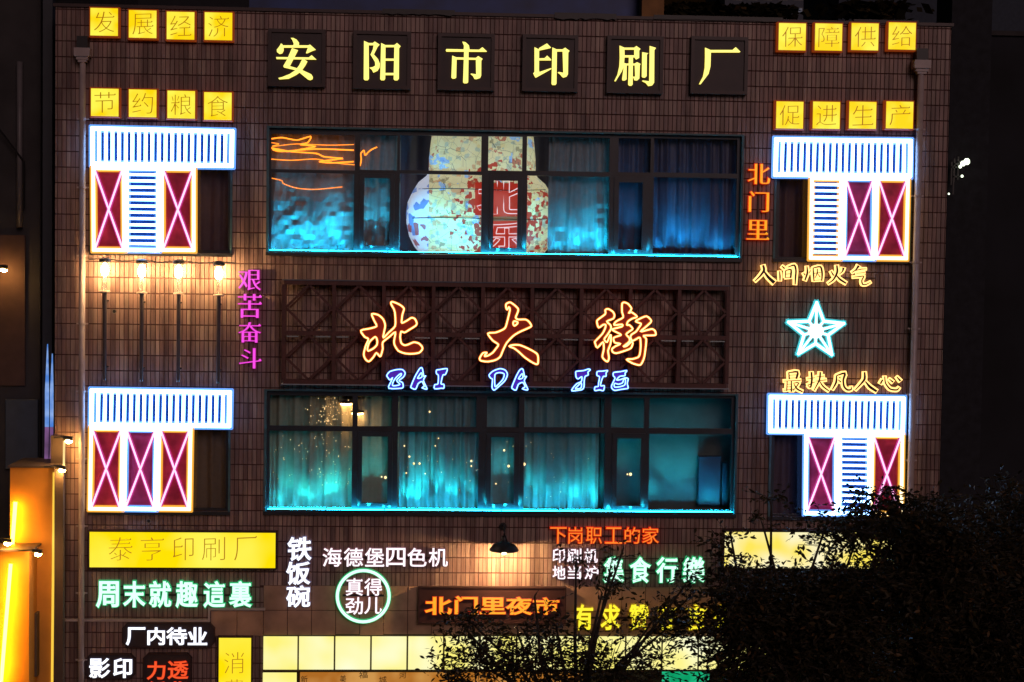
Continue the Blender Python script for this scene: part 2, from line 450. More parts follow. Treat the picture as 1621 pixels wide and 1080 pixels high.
# ledge strip low on the left, stepping up
m = MB()
a, b_, c_ = W(96, 984), W(333, 982), W(420, 964)
m.box(a.x, -.05, b_.z-.015, b_.x, 0, b_.z+.02); m.box(b_.x-.03, -.05, b_.z+.02, b_.x, 0, c_.z-.015); m.box(b_.x-.03, -.05, c_.z-.015, c_.x, 0, c_.z+.02)
m.build('ledge', M_pipe, B)
x0, z0, x1, z1 = WR(334, 967, 417, 1006); 
for i in range(2):
    m = MB(); m.bevbox(x0+i*(x1-x0)/2+.004, -.032, z0, x0+(i+1)*(x1-x0)/2-.004, .0, z1, .003); m.build('stone_panel', M_stone, B)
# round core holes with short sleeves
for px, py in ((181, 493), (235.5, 825)):
    c = W(px, py, 0); m = MB(); k = 14
    ring = [(c.x+cos(2*pi*i/k)*.034, c.z+sin(2*pi*i/k)*.034) for i in range(k)]; ring2 = [(c.x+cos(2*pi*i/k)*.024, c.z+sin(2*pi*i/k)*.024) for i in range(k)]
    m.poly([ring], -.006, .01, 0)
    m.poly([ring2], -.0085, .002, 1); m.build('core_hole', [M_concrete, M_black], B)

# ------------------------------------------------------------------ windows
M_glass, t_, b_s = nodes_of('window_glass')
tr_ = t_.nodes.new('ShaderNodeBsdfTransparent'); tr_.inputs[0].default_value = (.93, .96, .97, 1)
gl_ = t_.nodes.new('ShaderNodeBsdfGlossy'); gl_.inputs['Roughness'].default_value = .03
mx_ = t_.nodes.new('ShaderNodeMixShader'); fr_ = t_.nodes.new('ShaderNodeFresnel'); fr_.inputs[0].default_value = 1.5
gb_ = t_.nodes.new('ShaderNodeNewGeometry'); nb_ = t_.nodes.new('ShaderNodeMath'); nb_.operation = 'SUBTRACT'; nb_.inputs[0].default_value = 1; t_.links.new(gb_.outputs['Backfacing'], nb_.inputs[1]); mb_ = t_.nodes.new('ShaderNodeMath'); mb_.operation = 'MULTIPLY'; t_.links.new(fr_.outputs[0], mb_.inputs[0]); t_.links.new(nb_.outputs[0], mb_.inputs[1]); t_.links.new(mb_.outputs[0], mx_.inputs[0]); t_.links.new(tr_.outputs[0], mx_.inputs[1]); t_.links.new(gl_.outputs[0], mx_.inputs[2])
nz_ = t_.nodes.new('ShaderNodeTexNoise'); nz_.inputs['Scale'].default_value = 2.0; bz_ = t_.nodes.new('ShaderNodeBump'); bz_.inputs['Strength'].default_value = .15; bz_.inputs['Distance'].default_value = .02
t_.links.new(nz_.outputs['Fac'], bz_.inputs['Height']); t_.links.new(bz_.outputs[0], gl_.inputs['Normal'])
t_.links.new(mx_.outputs[0], t_.nodes['Material Output'].inputs[0])
def window(key, panes, sashes, Yf=.06, parent=B):
    """panes, sashes: rectangles in photograph pixels; sash frames stand proud of the main frame"""
    x0, z0, x1, z1 = OP[key]
    hs = [WR(*p, Yf) for p in panes]; ss = [(WR(*p, Yf), WR(*q, Yf)) for p, q in sashes]
    f = MB(); cutwall(f, x0+.003, z0+.003, x1-.003, z1-.003, hs+[s[0] for s in ss], Yf, Yf+.07)
    fo = f.build('window', M_dark, parent)
    for h in hs:
        m = MB(); m.box(h[0]-.01, Yf+.035, h[1]-.01, h[2]+.01, Yf+.041, h[3]+.01); m.build('pane', M_glass, fo)
    for outer, inner in ss:
        m = MB(); cutwall(m, outer[0]+.002, outer[1]+.002, outer[2]-.002, outer[3]-.002, [inner], Yf-.02, Yf+.05); m.build('sash', M_dark, fo)
        m = MB(); m.box(inner[0]-.01, Yf+.01, inner[1]-.01, inner[2]+.01, Yf+.016, inner[3]+.01); m.build('pane', M_glass, fo)
    e = .02
    m = MB(); m.box(x0-e, -.03, z1-.004, x1+e, .02, z1+.02); m.box(x0-e, -.03, z0, x0+.012, .02, z1-.004); m.box(x1-.012, -.03, z0, x1+e, .02, z1-.004)
    m.build('surround', M_trim, fo)
    m = MB(); m.box(x0-e, -.06, z0-.05, x1+e, .058, z0-.002); m.build('sill', M_dark, fo)
    return fo
w1 = window('w1', [(429, 213, 562, 269), (570, 214, 629, 269.5), (633, 215, 762, 270.5), (773, 216, 827, 270.5), (834, 217, 965, 271.5), (979, 219, 1030, 273), (1035, 220, 1167, 274),
                   (429, 274, 560, 400), (632, 276, 762, 400.5), (834, 279, 964, 401.5), (1034, 281.5, 1165, 402)],
            [((569, 274.5, 624, 397), (576, 282, 617, 389)), ((774, 277, 826, 399), (781, 286, 819, 392.5)), ((971, 279.5, 1026, 401), (979, 289, 1016.5, 395))])
w2 = window('w2', [(427, 626.5, 558, 674.5), (566, 627, 620, 675), (630, 627.5, 754, 676), (771, 628, 822, 676.5), (830, 629, 957, 677), (968, 630, 1020, 677.5), (1028, 630.5, 1158, 678.5),
                   (426, 682.5, 557, 807), (629, 684, 757, 807.5), (829, 685.5, 957, 808), (1027, 687.5, 1157.5, 808)],
            [((566, 683, 621, 804), (573, 691, 613.5, 796)), ((769, 684.5, 822, 805), (777, 692, 813.5, 797)), ((968, 686, 1021, 808), (976, 694, 1014, 801))])
def small_window(key, ytr, xs_, ybot, ytop):
    ps = [(xs_[0], ytop, xs_[-1], ytr-3)]+[(a+3, ytr+3, b-3, ybot) for a, b in zip(xs_[:-1], xs_[1:])]
    return window(key, ps, [])
small_window('tl', 266, (148, 199, 254, 308, 364), 396, 208)
small_window('tr', 281, (1230, 1283, 1333, 1387, 1438), 407, 225)
small_window('bl', 678, (146, 197, 249, 303, 361), 805, 623)
small_window('br', 687, (1222, 1276, 1327, 1379, 1429), 814, 632)

# curtains
def cloth_mat(name, c, rough=.5, trans=0.0, sheen=0):
    m, t, b = nodes_of(name); b.inputs['Base Color'].default_value = (*c, 1); b.inputs['Roughness'].default_value = rough
    n = t.nodes.new('ShaderNodeTexNoise'); n.inputs['Scale'].default_value = 14; n.inputs['Detail'].default_value = 5
    g_ = t.nodes.new('ShaderNodeNewGeometry'); t.links.new(g_.outputs['Position'], n.inputs['Vector'])
    r = t.nodes.new('ShaderNodeValToRGB'); r.color_ramp.elements[0].color = (*[x*.75 for x in c], 1); r.color_ramp.elements[1].color = (*[x*1.2 for x in c], 1)
    t.links.new(n.outputs['Fac'], r.inputs['Fac']); t.links.new(r.outputs['Color'], b.inputs['Base Color'])
    bp = t.nodes.new('ShaderNodeBump'); bp.inputs['Strength'].default_value = .25; bp.inputs['Distance'].default_value = .01
    t.links.new(n.outputs['Fac'], bp.inputs['Height']); t.links.new(bp.outputs[0], b.inputs['Normal'])
    if trans:
        tl = t.nodes.new('ShaderNodeBsdfTranslucent'); tl.inputs[0].default_value = (*c, 1)
        ms = t.nodes.new('ShaderNodeMixShader'); ms.inputs[0].default_value = trans
        t.links.new(b.outputs[0], ms.inputs[1]); t.links.new(tl.outputs[0], ms.inputs[2]); t.links.new(ms.outputs[0], t.nodes['Material Output'].inputs[0])
    return m
C_grey = cloth_mat('grey_satin', (.30, .31, .33), .38)
C_teal = cloth_mat('teal_voile', (.24, .36, .34), .55, .2)
C_gold = cloth_mat('golden_voile', (.36, .34, .24), .55, .2)
C_dark = cloth_mat('dark_drape', (.07, .07, .14), .45)
C_maroon = cloth_mat('maroon_drape', (.10, .05, .06), .6)
def curtain(px0, py0, px1, py1, Y, m_, label, folds=7, amp=.045, crumple=0.0, swag=0.0, group=None, seed=0):
    rnd = random.Random(seed); x0, z0, x1, z1 = WR(px0, py0, px1, py1, Y)
    nx, nz = max(24, int((x1-x0)/.018)), 26
    ph_ = [rnd.uniform(0, 6.28) for _ in range(6)]
    fr = [folds*(.7+.6*rnd.random()), folds*1.7, folds*2.9]
    vs = []; fs = []
    for j in range(nz+1):
        v = j/nz
        for i in range(nx+1):
            u = i/nx
            uu = u + swag*(1-v)*sin(u*3+ph_[0])*.12
            a = sin(uu*fr[0]*6.28+ph_[0])*.6 + sin(uu*fr[1]*6.28+ph_[1]+v*1.5)*.35*(.6+.4*sin(v*3+ph_[2])) + sin(uu*fr[2]*6.28+ph_[3]-v*.8)*.16
            dy = amp*a
            if crumple:
                k = crumple*max(0, 1-v*1.3)
                q9 = Vector((u*(x1-x0)*3.2, v*(z1-z0)*4.5, ph_[4])); a9 = mnoise.noise(q9); b9 = mnoise.noise(q9*2.6)
                dy += k*((1-abs(a9)*2)*.10+(1-abs(b9)*2)*.035-.09)
            vs.append((x0+(x1-x0)*u, Y+dy, z0+(z1-z0)*v))
    for j in range(nz):
        for i in range(nx):
            a = j*(nx+1)+i; fs.append((a, a+1, a+nx+2, a+nx+1))
    m = MB(); m.add(vs, fs)
    t = dict(label=label, category='curtain')
    if group: t['group'] = group
    o = m.build('curtain', m_, None, smooth=not crumple, **t)
    return o
YC = .25
curtain(424, 206, 566, 402, YC, C_grey, 'crumpled grey satin curtain in the leftmost bay of the upper cyan window', 4, .04, 1.0, 1.0, seed=1)
curtain(566, 206, 634, 403, YC+.02, C_grey, 'grey satin curtain behind the narrow opening sash left of the gourd shaped reflection', 3, .035, .8, 1.2, seed=2)
curtain(868, 209, 972, 405, YC+.03, C_grey, 'grey satin curtain hanging just right of the gourd shaped reflection', 5, .05, .5, .8, seed=3)
curtain(972, 211, 1028, 405, YC+.05, C_dark, 'dark drape behind the narrow right hand sash of the upper cyan window', 3, .03, seed=4)
curtain(1028, 212, 1176, 405, YC, C_dark, 'dark violet pleated drape in the rightmost bay of the upper cyan window', 9, .055, seed=5)
curtain(600, 200, 920, 410, 1.5, C_dark, 'dark drape hanging behind the gourd shaped reflection', 6, .04, seed=15)
curtain(420, 618, 563, 812, YC, C_gold, 'golden voile curtain in the leftmost bay of the lower cyan window', 6, .055, seed=6)
curtain(563, 618, 625, 812, YC+.03, C_gold, 'golden voile curtain behind the left narrow sash of the lower cyan window', 3, .03, seed=7)
curtain(625, 619, 760, 812, YC, C_teal, 'teal voile curtain in the second wide bay of the lower cyan window', 7, .06, seed=8)
curtain(760, 619, 826, 812, YC+.05, C_teal, 'teal voile curtain behind the middle narrow sash of the lower cyan window', 3, .02, seed=9)
curtain(826, 620, 948, 812, YC, C_teal, 'teal voile curtain drawn across the third wide bay, stopping short of its right mullion', 6, .065, seed=10)
M_wall2 = mat('teal_plaster', (.08, .11, .11), .5, var=.2, scale=3)
m = MB(); a = WR(950, 616, 1172, 816, .5); m.box(a[0], .50, a[1], a[2], .56, a[3])
m.build('inner_partition', M_wall2, None, label='pale teal partition close behind the glass in the right bay of the lower cyan window', category='partition')
m = MB(); a = WR(1105, 722, 1140, 800, .4); m.bevbox(a[0], .36, a[1], a[2], .48, a[3], .01); m.bevbox(a[0]+.36, .38, a[1], a[2]+.1, .48, a[3]-.1, .01)
m.build('storage_box', mat('blue_box', (.03, .05, .09), .4), None, label='blue upright box standing on the sill in the right bay of the lower cyan window', category='box')
for k, (key, lb) in enumerate((('tl', 'upper left'), ('tr', 'upper right'), ('bl', 'lower left'), ('br', 'lower right'))):
    p = OPEN[key]
    curtain(p[0]+2, p[1]+2, p[2]-2, p[3]-2, .3, C_maroon if k != 2 else cloth_mat('tan_drape', (.16, .10, .06), .6), 'dark drape inside the %s window behind its neon lattice' % lb, 7, .03, seed=20+k)

# cyan light bars along the sills
M_cyan = emi('cyan_led', (.006, .62, 1.0), 85)
SPOTW = 145
def ledbar(key, label):
    x0, z0, x1, z1 = OP[key]; t = thing('led_bar', label, 'light bar', ((x0+x1)/2, -.03, z0), 'cyan light bars on the window sills')
    n = 8; L_ = (x1-x0-.06)/n
    for i in range(n):
        a = x0+.03+i*L_
        m = MB(); m.box(a+.004, -.018, z0+.004, a+L_-.004, .03, z0+.016); m.box(a+.004, -.024, z0+.004, a+L_-.004, -.018, z0+.03); m.build('housing', M_black, t)
        m = MB(); m.box(a+.01, -.017, z0+.0165, a+L_-.01, .012, z0+.034)
        m.build('diffuser', M_cyan, t)
    rnd = random.Random(len(label)); ns = 40
    for i in range(ns):
        xx = x0+.16+(x1-x0-.32)*(i+rnd.uniform(-.28, .28))/(ns-1); xx = min(max(xx, x0+.08), x1-.08)
        ld = bpy.data.lights.new('led_spot', 'SPOT'); ld.energy = rnd.uniform(.25, 1.3)*SPOTW; ld.color = (.012, .68, 1.0) if key == 'w1' else (.015, .80, .92); ld.spot_size = radians(rnd.uniform(24, 58)); ld.spot_blend = 1; ld.shadow_soft_size = .012
        ti = rnd.choice((.42, .6, .9, 1.5)); ld.energy *= .55*(.42/ti)**1.15
        lo = bpy.data.objects.new('led_spot', ld); COL.objects.link(lo); lo.parent = t
        lo.location = Vector((xx, -.004, z0+.045))-t.location
        lo.rotation_euler = Vector((rnd.uniform(-.10, .10), ti*rnd.uniform(.85, 1.2), 1)).to_track_quat('-Z', 'Y').to_euler()
ledbar('w1', 'cyan light bar along the sill of the upper wide window')
ledbar('w2', 'cyan light bar along the sill of the lower wide window')

# printed reflection in the upper glass, built as a glowing gourd behind it
def gourd():
    Y = .78; cx = W(763, 300, Y).x; zb = W(763, 404, Y).z
    prof_px = [(404, 96), (392, 106), (376, 114), (356, 118.5), (340, 119.5), (322, 117), (304, 109), (290, 100), (280, 88), (273, 84), (266, 84.5), (250, 84), (230, 82), (212, 80), (203, 70), (198, 40)]
    sc = (W(863, 300, Y).x-W(763, 300, Y).x)/100
    M, t, b = nodes_of('printed_reflection')
    L = t.links; ge = t.nodes.new('ShaderNodeNewGeometry')
    mp = t.nodes.new('ShaderNodeVectorMath'); mp.operation = 'SUBTRACT'; mp.inputs[1].default_value = (cx, 0, zb); L.new(ge.outputs['Position'], mp.inputs[0])
    sp = t.nodes.new('ShaderNodeSeparateXYZ'); L.new(mp.outputs[0], sp.inputs[0])
    vo = t.nodes.new('ShaderNodeTexVoronoi'); vo.distance = 'CHEBYCHEV'; vo.inputs['Scale'].default_value = 7.5; L.new(mp.outputs[0], vo.inputs['Vector'])
    sw = t.nodes.new('ShaderNodeSeparateColor'); L.new(vo.outputs['Color'], sw.inputs[0])
    r = t.nodes.new('ShaderNodeValToRGB'); r.color_ramp.interpolation = 'CONSTANT'; e = r.color_ramp.elements
    e[0].color = (.78, .70, .40, 1); e[1].position = .60; e[1].color = (.35, .55, .85, 1)
    for p_, c_ in ((.68, (.80, .73, .45, 1)), (.86, (.55, .20, .12, 1)), (.91, (.7, .62, .36, 1))): k = e.new(p_); k.color = c_
    L.new(sw.outputs[0], r.inputs['Fac'])
    n = t.nodes.new('ShaderNodeTexNoise'); n.inputs['Scale'].default_value = 16; n.inputs['Detail'].default_value = 4; L.new(mp.outputs[0], n.inputs['Vector'])
    n2 = t.nodes.new('ShaderNodeMath'); n2.operation = 'GREATER_THAN'; n2.inputs[1].default_value = .45; L.new(n.outputs['Fac'], n2.inputs[0])
    m1 = t.nodes.new('ShaderNodeMix'); m1.data_type = 'RGBA'; L.new(n2.outputs[0], m1.inputs['Factor']); m1.inputs[6].default_value = (.8, .72, .42, 1); L.new(r.outputs[0], m1.inputs[7])
    v3 = t.nodes.new('ShaderNodeTexVoronoi'); v3.feature = 'DISTANCE_TO_EDGE'; v3.inputs['Scale'].default_value = 6; L.new(mp.outputs[0], v3.inputs['Vector'])
    e3 = t.nodes.new('ShaderNodeMath'); e3.operation = 'LESS_THAN'; e3.inputs[1].default_value = .006; L.new(v3.outputs['Distance'], e3.inputs[0])
    v4 = t.nodes.new('ShaderNodeTexVoronoi'); v4.distance = 'CHEBYCHEV'; v4.inputs['Scale'].default_value = 17; L.new(mp.outputs[0], v4.inputs['Vector'])
    s4 = t.nodes.new('ShaderNodeSeparateColor'); L.new(v4.outputs['Color'], s4.inputs[0])
    r4 = t.nodes.new('ShaderNodeValToRGB'); r4.color_ramp.interpolation = 'CONSTANT'; q4 = r4.color_ramp.elements; q4[0].color = (1, 1, 1, 1); q4[1].position = .66; q4[1].color = (.42, .62, .95, 1)
    for p_, c_ in ((.76, (1, .97, .9, 1)), (.84, (.75, .30, .22, 1)), (.90, (.95, .85, .6, 1)), (.95, (.25, .22, .2, 1))): k = q4.new(p_); k.color = c_
    L.new(s4.outputs[0], r4.inputs['Fac'])
    x4 = t.nodes.new('ShaderNodeMix'); x4.data_type = 'RGBA'; x4.blend_type = 'MULTIPLY'; x4.inputs['Factor'].default_value = .6; L.new(m1.outputs[2], x4.inputs[6]); L.new(r4.outputs[0], x4.inputs[7])
    x5 = t.nodes.new('ShaderNodeMix'); x5.data_type = 'RGBA'; L.new(e3.outputs[0], x5.inputs['Factor']); L.new(x4.outputs[2], x5.inputs[6]); x5.inputs[7].default_value = (.12, .10, .06, 1)
    # red printed zone round the middle
    dd = t.nodes.new('ShaderNodeVectorMath'); dd.operation = 'MULTIPLY_ADD'; dd.inputs[1].default_value = (1.7, 0, 1.5); dd.inputs[2].default_value = (-.55, 0, -.75); L.new(mp.outputs[0], dd.inputs[0])
    ln = t.nodes.new('ShaderNodeVectorMath'); ln.operation = 'LENGTH'; L.new(dd.outputs[0], ln.inputs[0])
    n5 = t.nodes.new('ShaderNodeMath'); n5.operation = 'MULTIPLY_ADD'; n5.inputs[1].default_value = 1.6; L.new(s4.outputs[1], n5.inputs[0]); L.new(ln.outputs['Value'], n5.inputs[2])
    l5 = t.nodes.new('ShaderNodeMath'); l5.operation = 'LESS_THAN'; l5.inputs[1].default_value = 1.5; L.new(n5.outputs[0], l5.inputs[0])
    x6 = t.nodes.new('ShaderNodeMix'); x6.data_type = 'RGBA'; L.new(l5.outputs[0], x6.inputs['Factor']); L.new(x5.outputs[2], x6.inputs[6]); x6.inputs[7].default_value = (.50, .06, .035, 1)
    m1 = x6
    # white and blue border band down the left side
    lt = t.nodes.new('ShaderNodeMath'); lt.operation = 'LESS_THAN'; lt.inputs[1].default_value = -.80; L.new(sp.outputs[0], lt.inputs[0])
    vb = t.nodes.new('ShaderNodeTexVoronoi'); vb.distance = 'MANHATTAN'; vb.inputs['Scale'].default_value = 9; L.new(mp.outputs[0], vb.inputs['Vector'])
    sb = t.nodes.new('ShaderNodeSeparateColor'); L.new(vb.outputs['Color'], sb.inputs[0])
    rb = t.nodes.new('ShaderNodeValToRGB'); rb.color_ramp.interpolation = 'CONSTANT'; e = rb.color_ramp.elements
    e[0].color = (.72, .74, .9, 1); e[1].position = .5; e[1].color = (.18, .28, .62, 1); k = e.new(.72); k.color = (.75, .75, .88, 1); k = e.new(.9); k.color = (.4, .12, .14, 1)
    L.new(sb.outputs[1], rb.inputs['Fac'])
    m2 = t.nodes.new('ShaderNodeMix'); m2.data_type = 'RGBA'; L.new(lt.outputs[0], m2.inputs['Factor']); L.new(m1.outputs[2], m2.inputs[6]); L.new(rb.outputs[0], m2.inputs[7])
    L.new(m2.outputs[2], b.inputs['Base Color']); L.new(m2.outputs[2], b.inputs['Emission Color']); b.inputs['Emission Strength'].default_value = .62
    wv = t.nodes.new('ShaderNodeTexNoise'); wv.inputs['Scale'].default_value = 3.5
    bp = t.nodes.new('ShaderNodeBump'); bp.inputs['Strength'].default_value = .4; L.new(wv.outputs['Fac'], bp.inputs['Height']); L.new(bp.outputs[0], b.inputs['Normal']); b.inputs['Roughness'].default_value = .4
    T = thing('gourd_reflection', 'reflection in the upper cyan window, built as a giant glowing gourd in cream, red and blue', 'lantern', (cx, Y, zb))
    m = MB(); m.lathe((cx, Y, 0), [(r_*sc, W(763, y_, Y).z) for y_, r_ in prof_px], 40, sy=.42); m.build('body', M, T, smooth=True)
    yf = Y-.42*1.16
    def front(px, py):   # depth of the gourd's front surface
        p = W(px, py, Y); z = py; rr = 100
        for (a, ra), (b2, rb2) in zip(prof_px[:-1], prof_px[1:]):
            if b2 <= py <= a: rr = ra+(rb2-ra)*(a-py)/(a-b2)
        q = min(.98, abs(px-763)/rr); return Y-.42*rr*sc*math.sqrt(1-q*q)
    Mr = emi('red_print', (.55, .035, .02), .7, base=(.5, .05, .03)); Mw = emi('white_outline', (1, .75, .78), 1.0)
    def patch(px0, py0, px1, py1, name, m_):
        nx, ny = 10, 8; vs = []; fs = []
        for j in range(ny+1):
            for i in range(nx+1):
                px, py = px0+(px1-px0)*i/nx, py0+(py1-py0)*j/ny
                yy = front(px, py)-.008; p = W(px, py, yy); vs.append(p)
        for j in range(ny):
            for i in range(nx): a = j*(nx+1)+i; fs.append((a, a+nx+1, a+nx+2, a+1))
        q = MB(); q.add(vs, fs); return q.build(name, m_, T, smooth=True)
    patch(752, 284, 835, 341, 'print_panel', Mr); patch(768, 350, 832, 396, 'print_panel', Mr)
    patch(778, 343, 822, 350, 'print_panel', emi('brown_print', (.42, .22, .08), .5))
    for ch, px in (('北', (757, 288, 831, 338)), ('乐', (774, 354, 828, 394))):
        src = GL[ch]; xs = [p.x for l in src for p in l]; ys = [p.y for l in src for p in l]
        q = MB()
        for l in inset(src, -.02, -.02):
            pts = []
            for p in l:
                u = px[0]+(p.x-min(xs))/(max(xs)-min(xs))*(px[2]-px[0]); v = px[3]-(p.y-min(ys))/(max(ys)-min(ys))*(px[3]-px[1])
                pts.append(W(u, v, front(u, v)-.016))
            q.tube(pts, .007, 4, True)
        q.build('character', Mw, T)
    for y_ in (273, 300, 346):
        q = MB(); pts = []
        for i in range(21):
            a = -.92+1.84*i/20; rr = [r_ for yy, r_ in prof_px if abs(yy-y_) < 9][0]
            px = 763+rr*a; pts.append(W(px, y_+1.5*sin(a*3), front(px, y_)-.012))
        q.tube(pts, .006, 4); q.build('cord', M_black, T)
gourd()
# string lights mirrored in the upper left glass, built as glowing tubes behind it
M_or = emi('orange_reflection', (1.0, .22, .015), 3.0)
def reflected_string_light(px, label, r=.010, Y=.145):
    q = MB(); q.tube([W(a, b, Y) for a, b in px], r, 4); q.build('reflected_string_light', M_or, None, label=label, category='reflection', group='orange reflections in the upper window glass')
reflected_string_light(crom([(429, 220), (447, 218), (470, 222), (492, 216), (487, 226), (475, 229), (500, 232), (480, 236), (455, 240), (431, 236), (445, 240), (500, 236), (560, 238)], 4, False), 'reflection of an orange string light looping highest across the leftmost upper pane')
reflected_string_light(crom([(429, 234), (460, 240), (500, 243), (512, 248), (530, 250), (543, 251), (520, 254), (505, 256), (525, 258), (560, 256)], 4, False), 'reflection of an orange string light zigzagging through the middle of the leftmost upper pane')
reflected_string_light(crom([(429, 252), (460, 254), (500, 252), (530, 258), (561, 261)], 4, False), 'reflection of an orange string light running low across the leftmost upper pane', .006)
reflected_string_light(crom([(429, 226), (442, 228), (431, 232), (470, 228), (520, 230), (560, 229)], 4, False), 'reflection of an orange string light stretched level below the highest loop', .005)
reflected_string_light(crom([(429, 282), (446, 286), (449, 291), (470, 298), (500, 300), (542, 296)], 4, False), 'reflection of an orange string light sagging over the grey satin curtain', .005)
reflected_string_light(crom([(570, 263), (572, 252), (571, 244), (576, 238), (578, 246), (584, 240), (590, 236), (597, 233)], 4, False), 'short reflection of an orange string light curling up in the second upper pane', .009)
# fairy light specks in the lower wide window
q = MB(); rnd = random.Random(3)
def speck(x, y, r):
    p = W(x, y, .15); q.lathe((p.x, p.y, p.z-r), [(r*.4, 0), (r, r*.6), (r, r*1.3), (r*.4, r*2)], 5)
for i in range(70): speck(rnd.gauss(522, 16), rnd.uniform(630, 672), rnd.uniform(.003, .007))
for i in range(70): speck(rnd.gauss(500, 38), rnd.uniform(686, 770), rnd.uniform(.003, .0065))
for x, y, r in ((680, 652, .014), (648, 723, .014), (655, 734, .016), (664, 734, .016), (746, 730, .016), (746, 738, .012), (689, 706, .01), (673, 750, .01), (798, 713, .016), (805, 738, .018), (785, 766, .012), (830, 735, .02), (694, 694, .01), (640, 706, .012), (643, 749, .012), (610, 756, .02), (604, 755, .012), (998, 751, .022), (993, 751, .012)): speck(x, y, r)
for i in range(40): speck(rnd.uniform(632, 950), rnd.uniform(688, 790), rnd.uniform(.003, .006))
q.build('fairy_lights', emi('fairy_light', (1, .62, .25), 2.5), None, kind='stuff', label='tiny warm fairy lights scattered behind the lower wide window', category='fairy lights')
# warm ceiling lamps behind the upper left panes of the lower window
for x, y, lb in ((548, 637, 'warm ceiling lamp glowing inside the top left pane of the lower window'), (566, 652, 'lower of the two warm lamps hanging inside the top left pane')):
    p = W(x, y, .19); t = thing('ceiling_lamp', lb, 'ceiling lamp', (p.x, p.y, p.z))
    m = MB(); m.lathe((p.x, p.y, p.z-.02), [(.05, 0), (.10, .01), (.10, .03), (.03, .05)], 16); m.build('shade', M_black, t)
    m = MB(); m.lathe((p.x, p.y, p.z-.045), [(.03, 0), (.085, .012), (.085, .024)], 16); m.build('diffuser', emi('warm_diffuser', (1, .5, .18), 34), t)
    m = MB(); m.bar((p.x, p.y, p.z+.03), (p.x, p.y, OP['w2'][3]+.3), .01, .01); m.build('stem', M_black, t)

# ------------------------------------------------------------------ neon lattices over the four small windows
E_white = emi('neon_white_blue', (.24, .50, 1.0), 13.0, base=(.2, .2, .2))
E_blue = emi('neon_blue_halo', (.12, .34, 1.0), 1.1)
E_yel = emi('neon_warm_white', (1.0, .74, .36), 3.2, base=(.2, .2, .2))
E_yelc = emi('neon_amber_halo', (1.0, .42, .03), .95)
E_pink = emi('neon_pink', (1.0, .50, .80), 1.7)
E_pinkc = emi('neon_magenta_halo', (.9, .04, .40), .6)
P_blue = mat('blue_acrylic', (.03, .10, .33), .2, var=.3, scale=8)
P_mar = mat('maroon_acrylic', (.50, .045, .12), .2, var=.35, scale=5)
NR = .0225; YN = -.10
def neon(parent, name, pts, core, halo_strip, r=NR, Y=YN, closed=False, cw=2.0):  # second material: wide glowing ribbon standing in for the tube's halo
    m = MB(); P3 = [W(a, b, Y) for a, b in pts]
    if closed:
        n = len(P3)
        for i in range(n):
            a, b = P3[i], P3[(i+1) % n]; d = (b-a).normalized()
            m.tube([a-d*r*.7, b+d*r*.7], r, 6, False, 0); a2, b2 = a-d*r*cw*.8, b+d*r*cw*.8; e = Vector((0, r*.6+.0007*(i % 4), 0))
            m.ribbon([a2+e, b2+e], r*2*cw, .012, False, 1)
    else:
        m.tube(P3, r, 6, False, 0); m.ribbon([p+Vector((0, r*.6, 0)) for p in P3], r*2*cw, .012, False, 1)
    return m.build(name, [core, halo_strip], parent)
def quadpt(q, u, v):
    a = (q[0][0]+(q[1][0]-q[0][0])*u, q[0][1]+(q[1][1]-q[0][1])*u); b = (q[3][0]+(q[2][0]-q[3][0])*u, q[3][1]+(q[2][1]-q[3][1])*u)
    return (a[0]+(b[0]-a[0])*v, a[1]+(b[1]-a[1])*v)
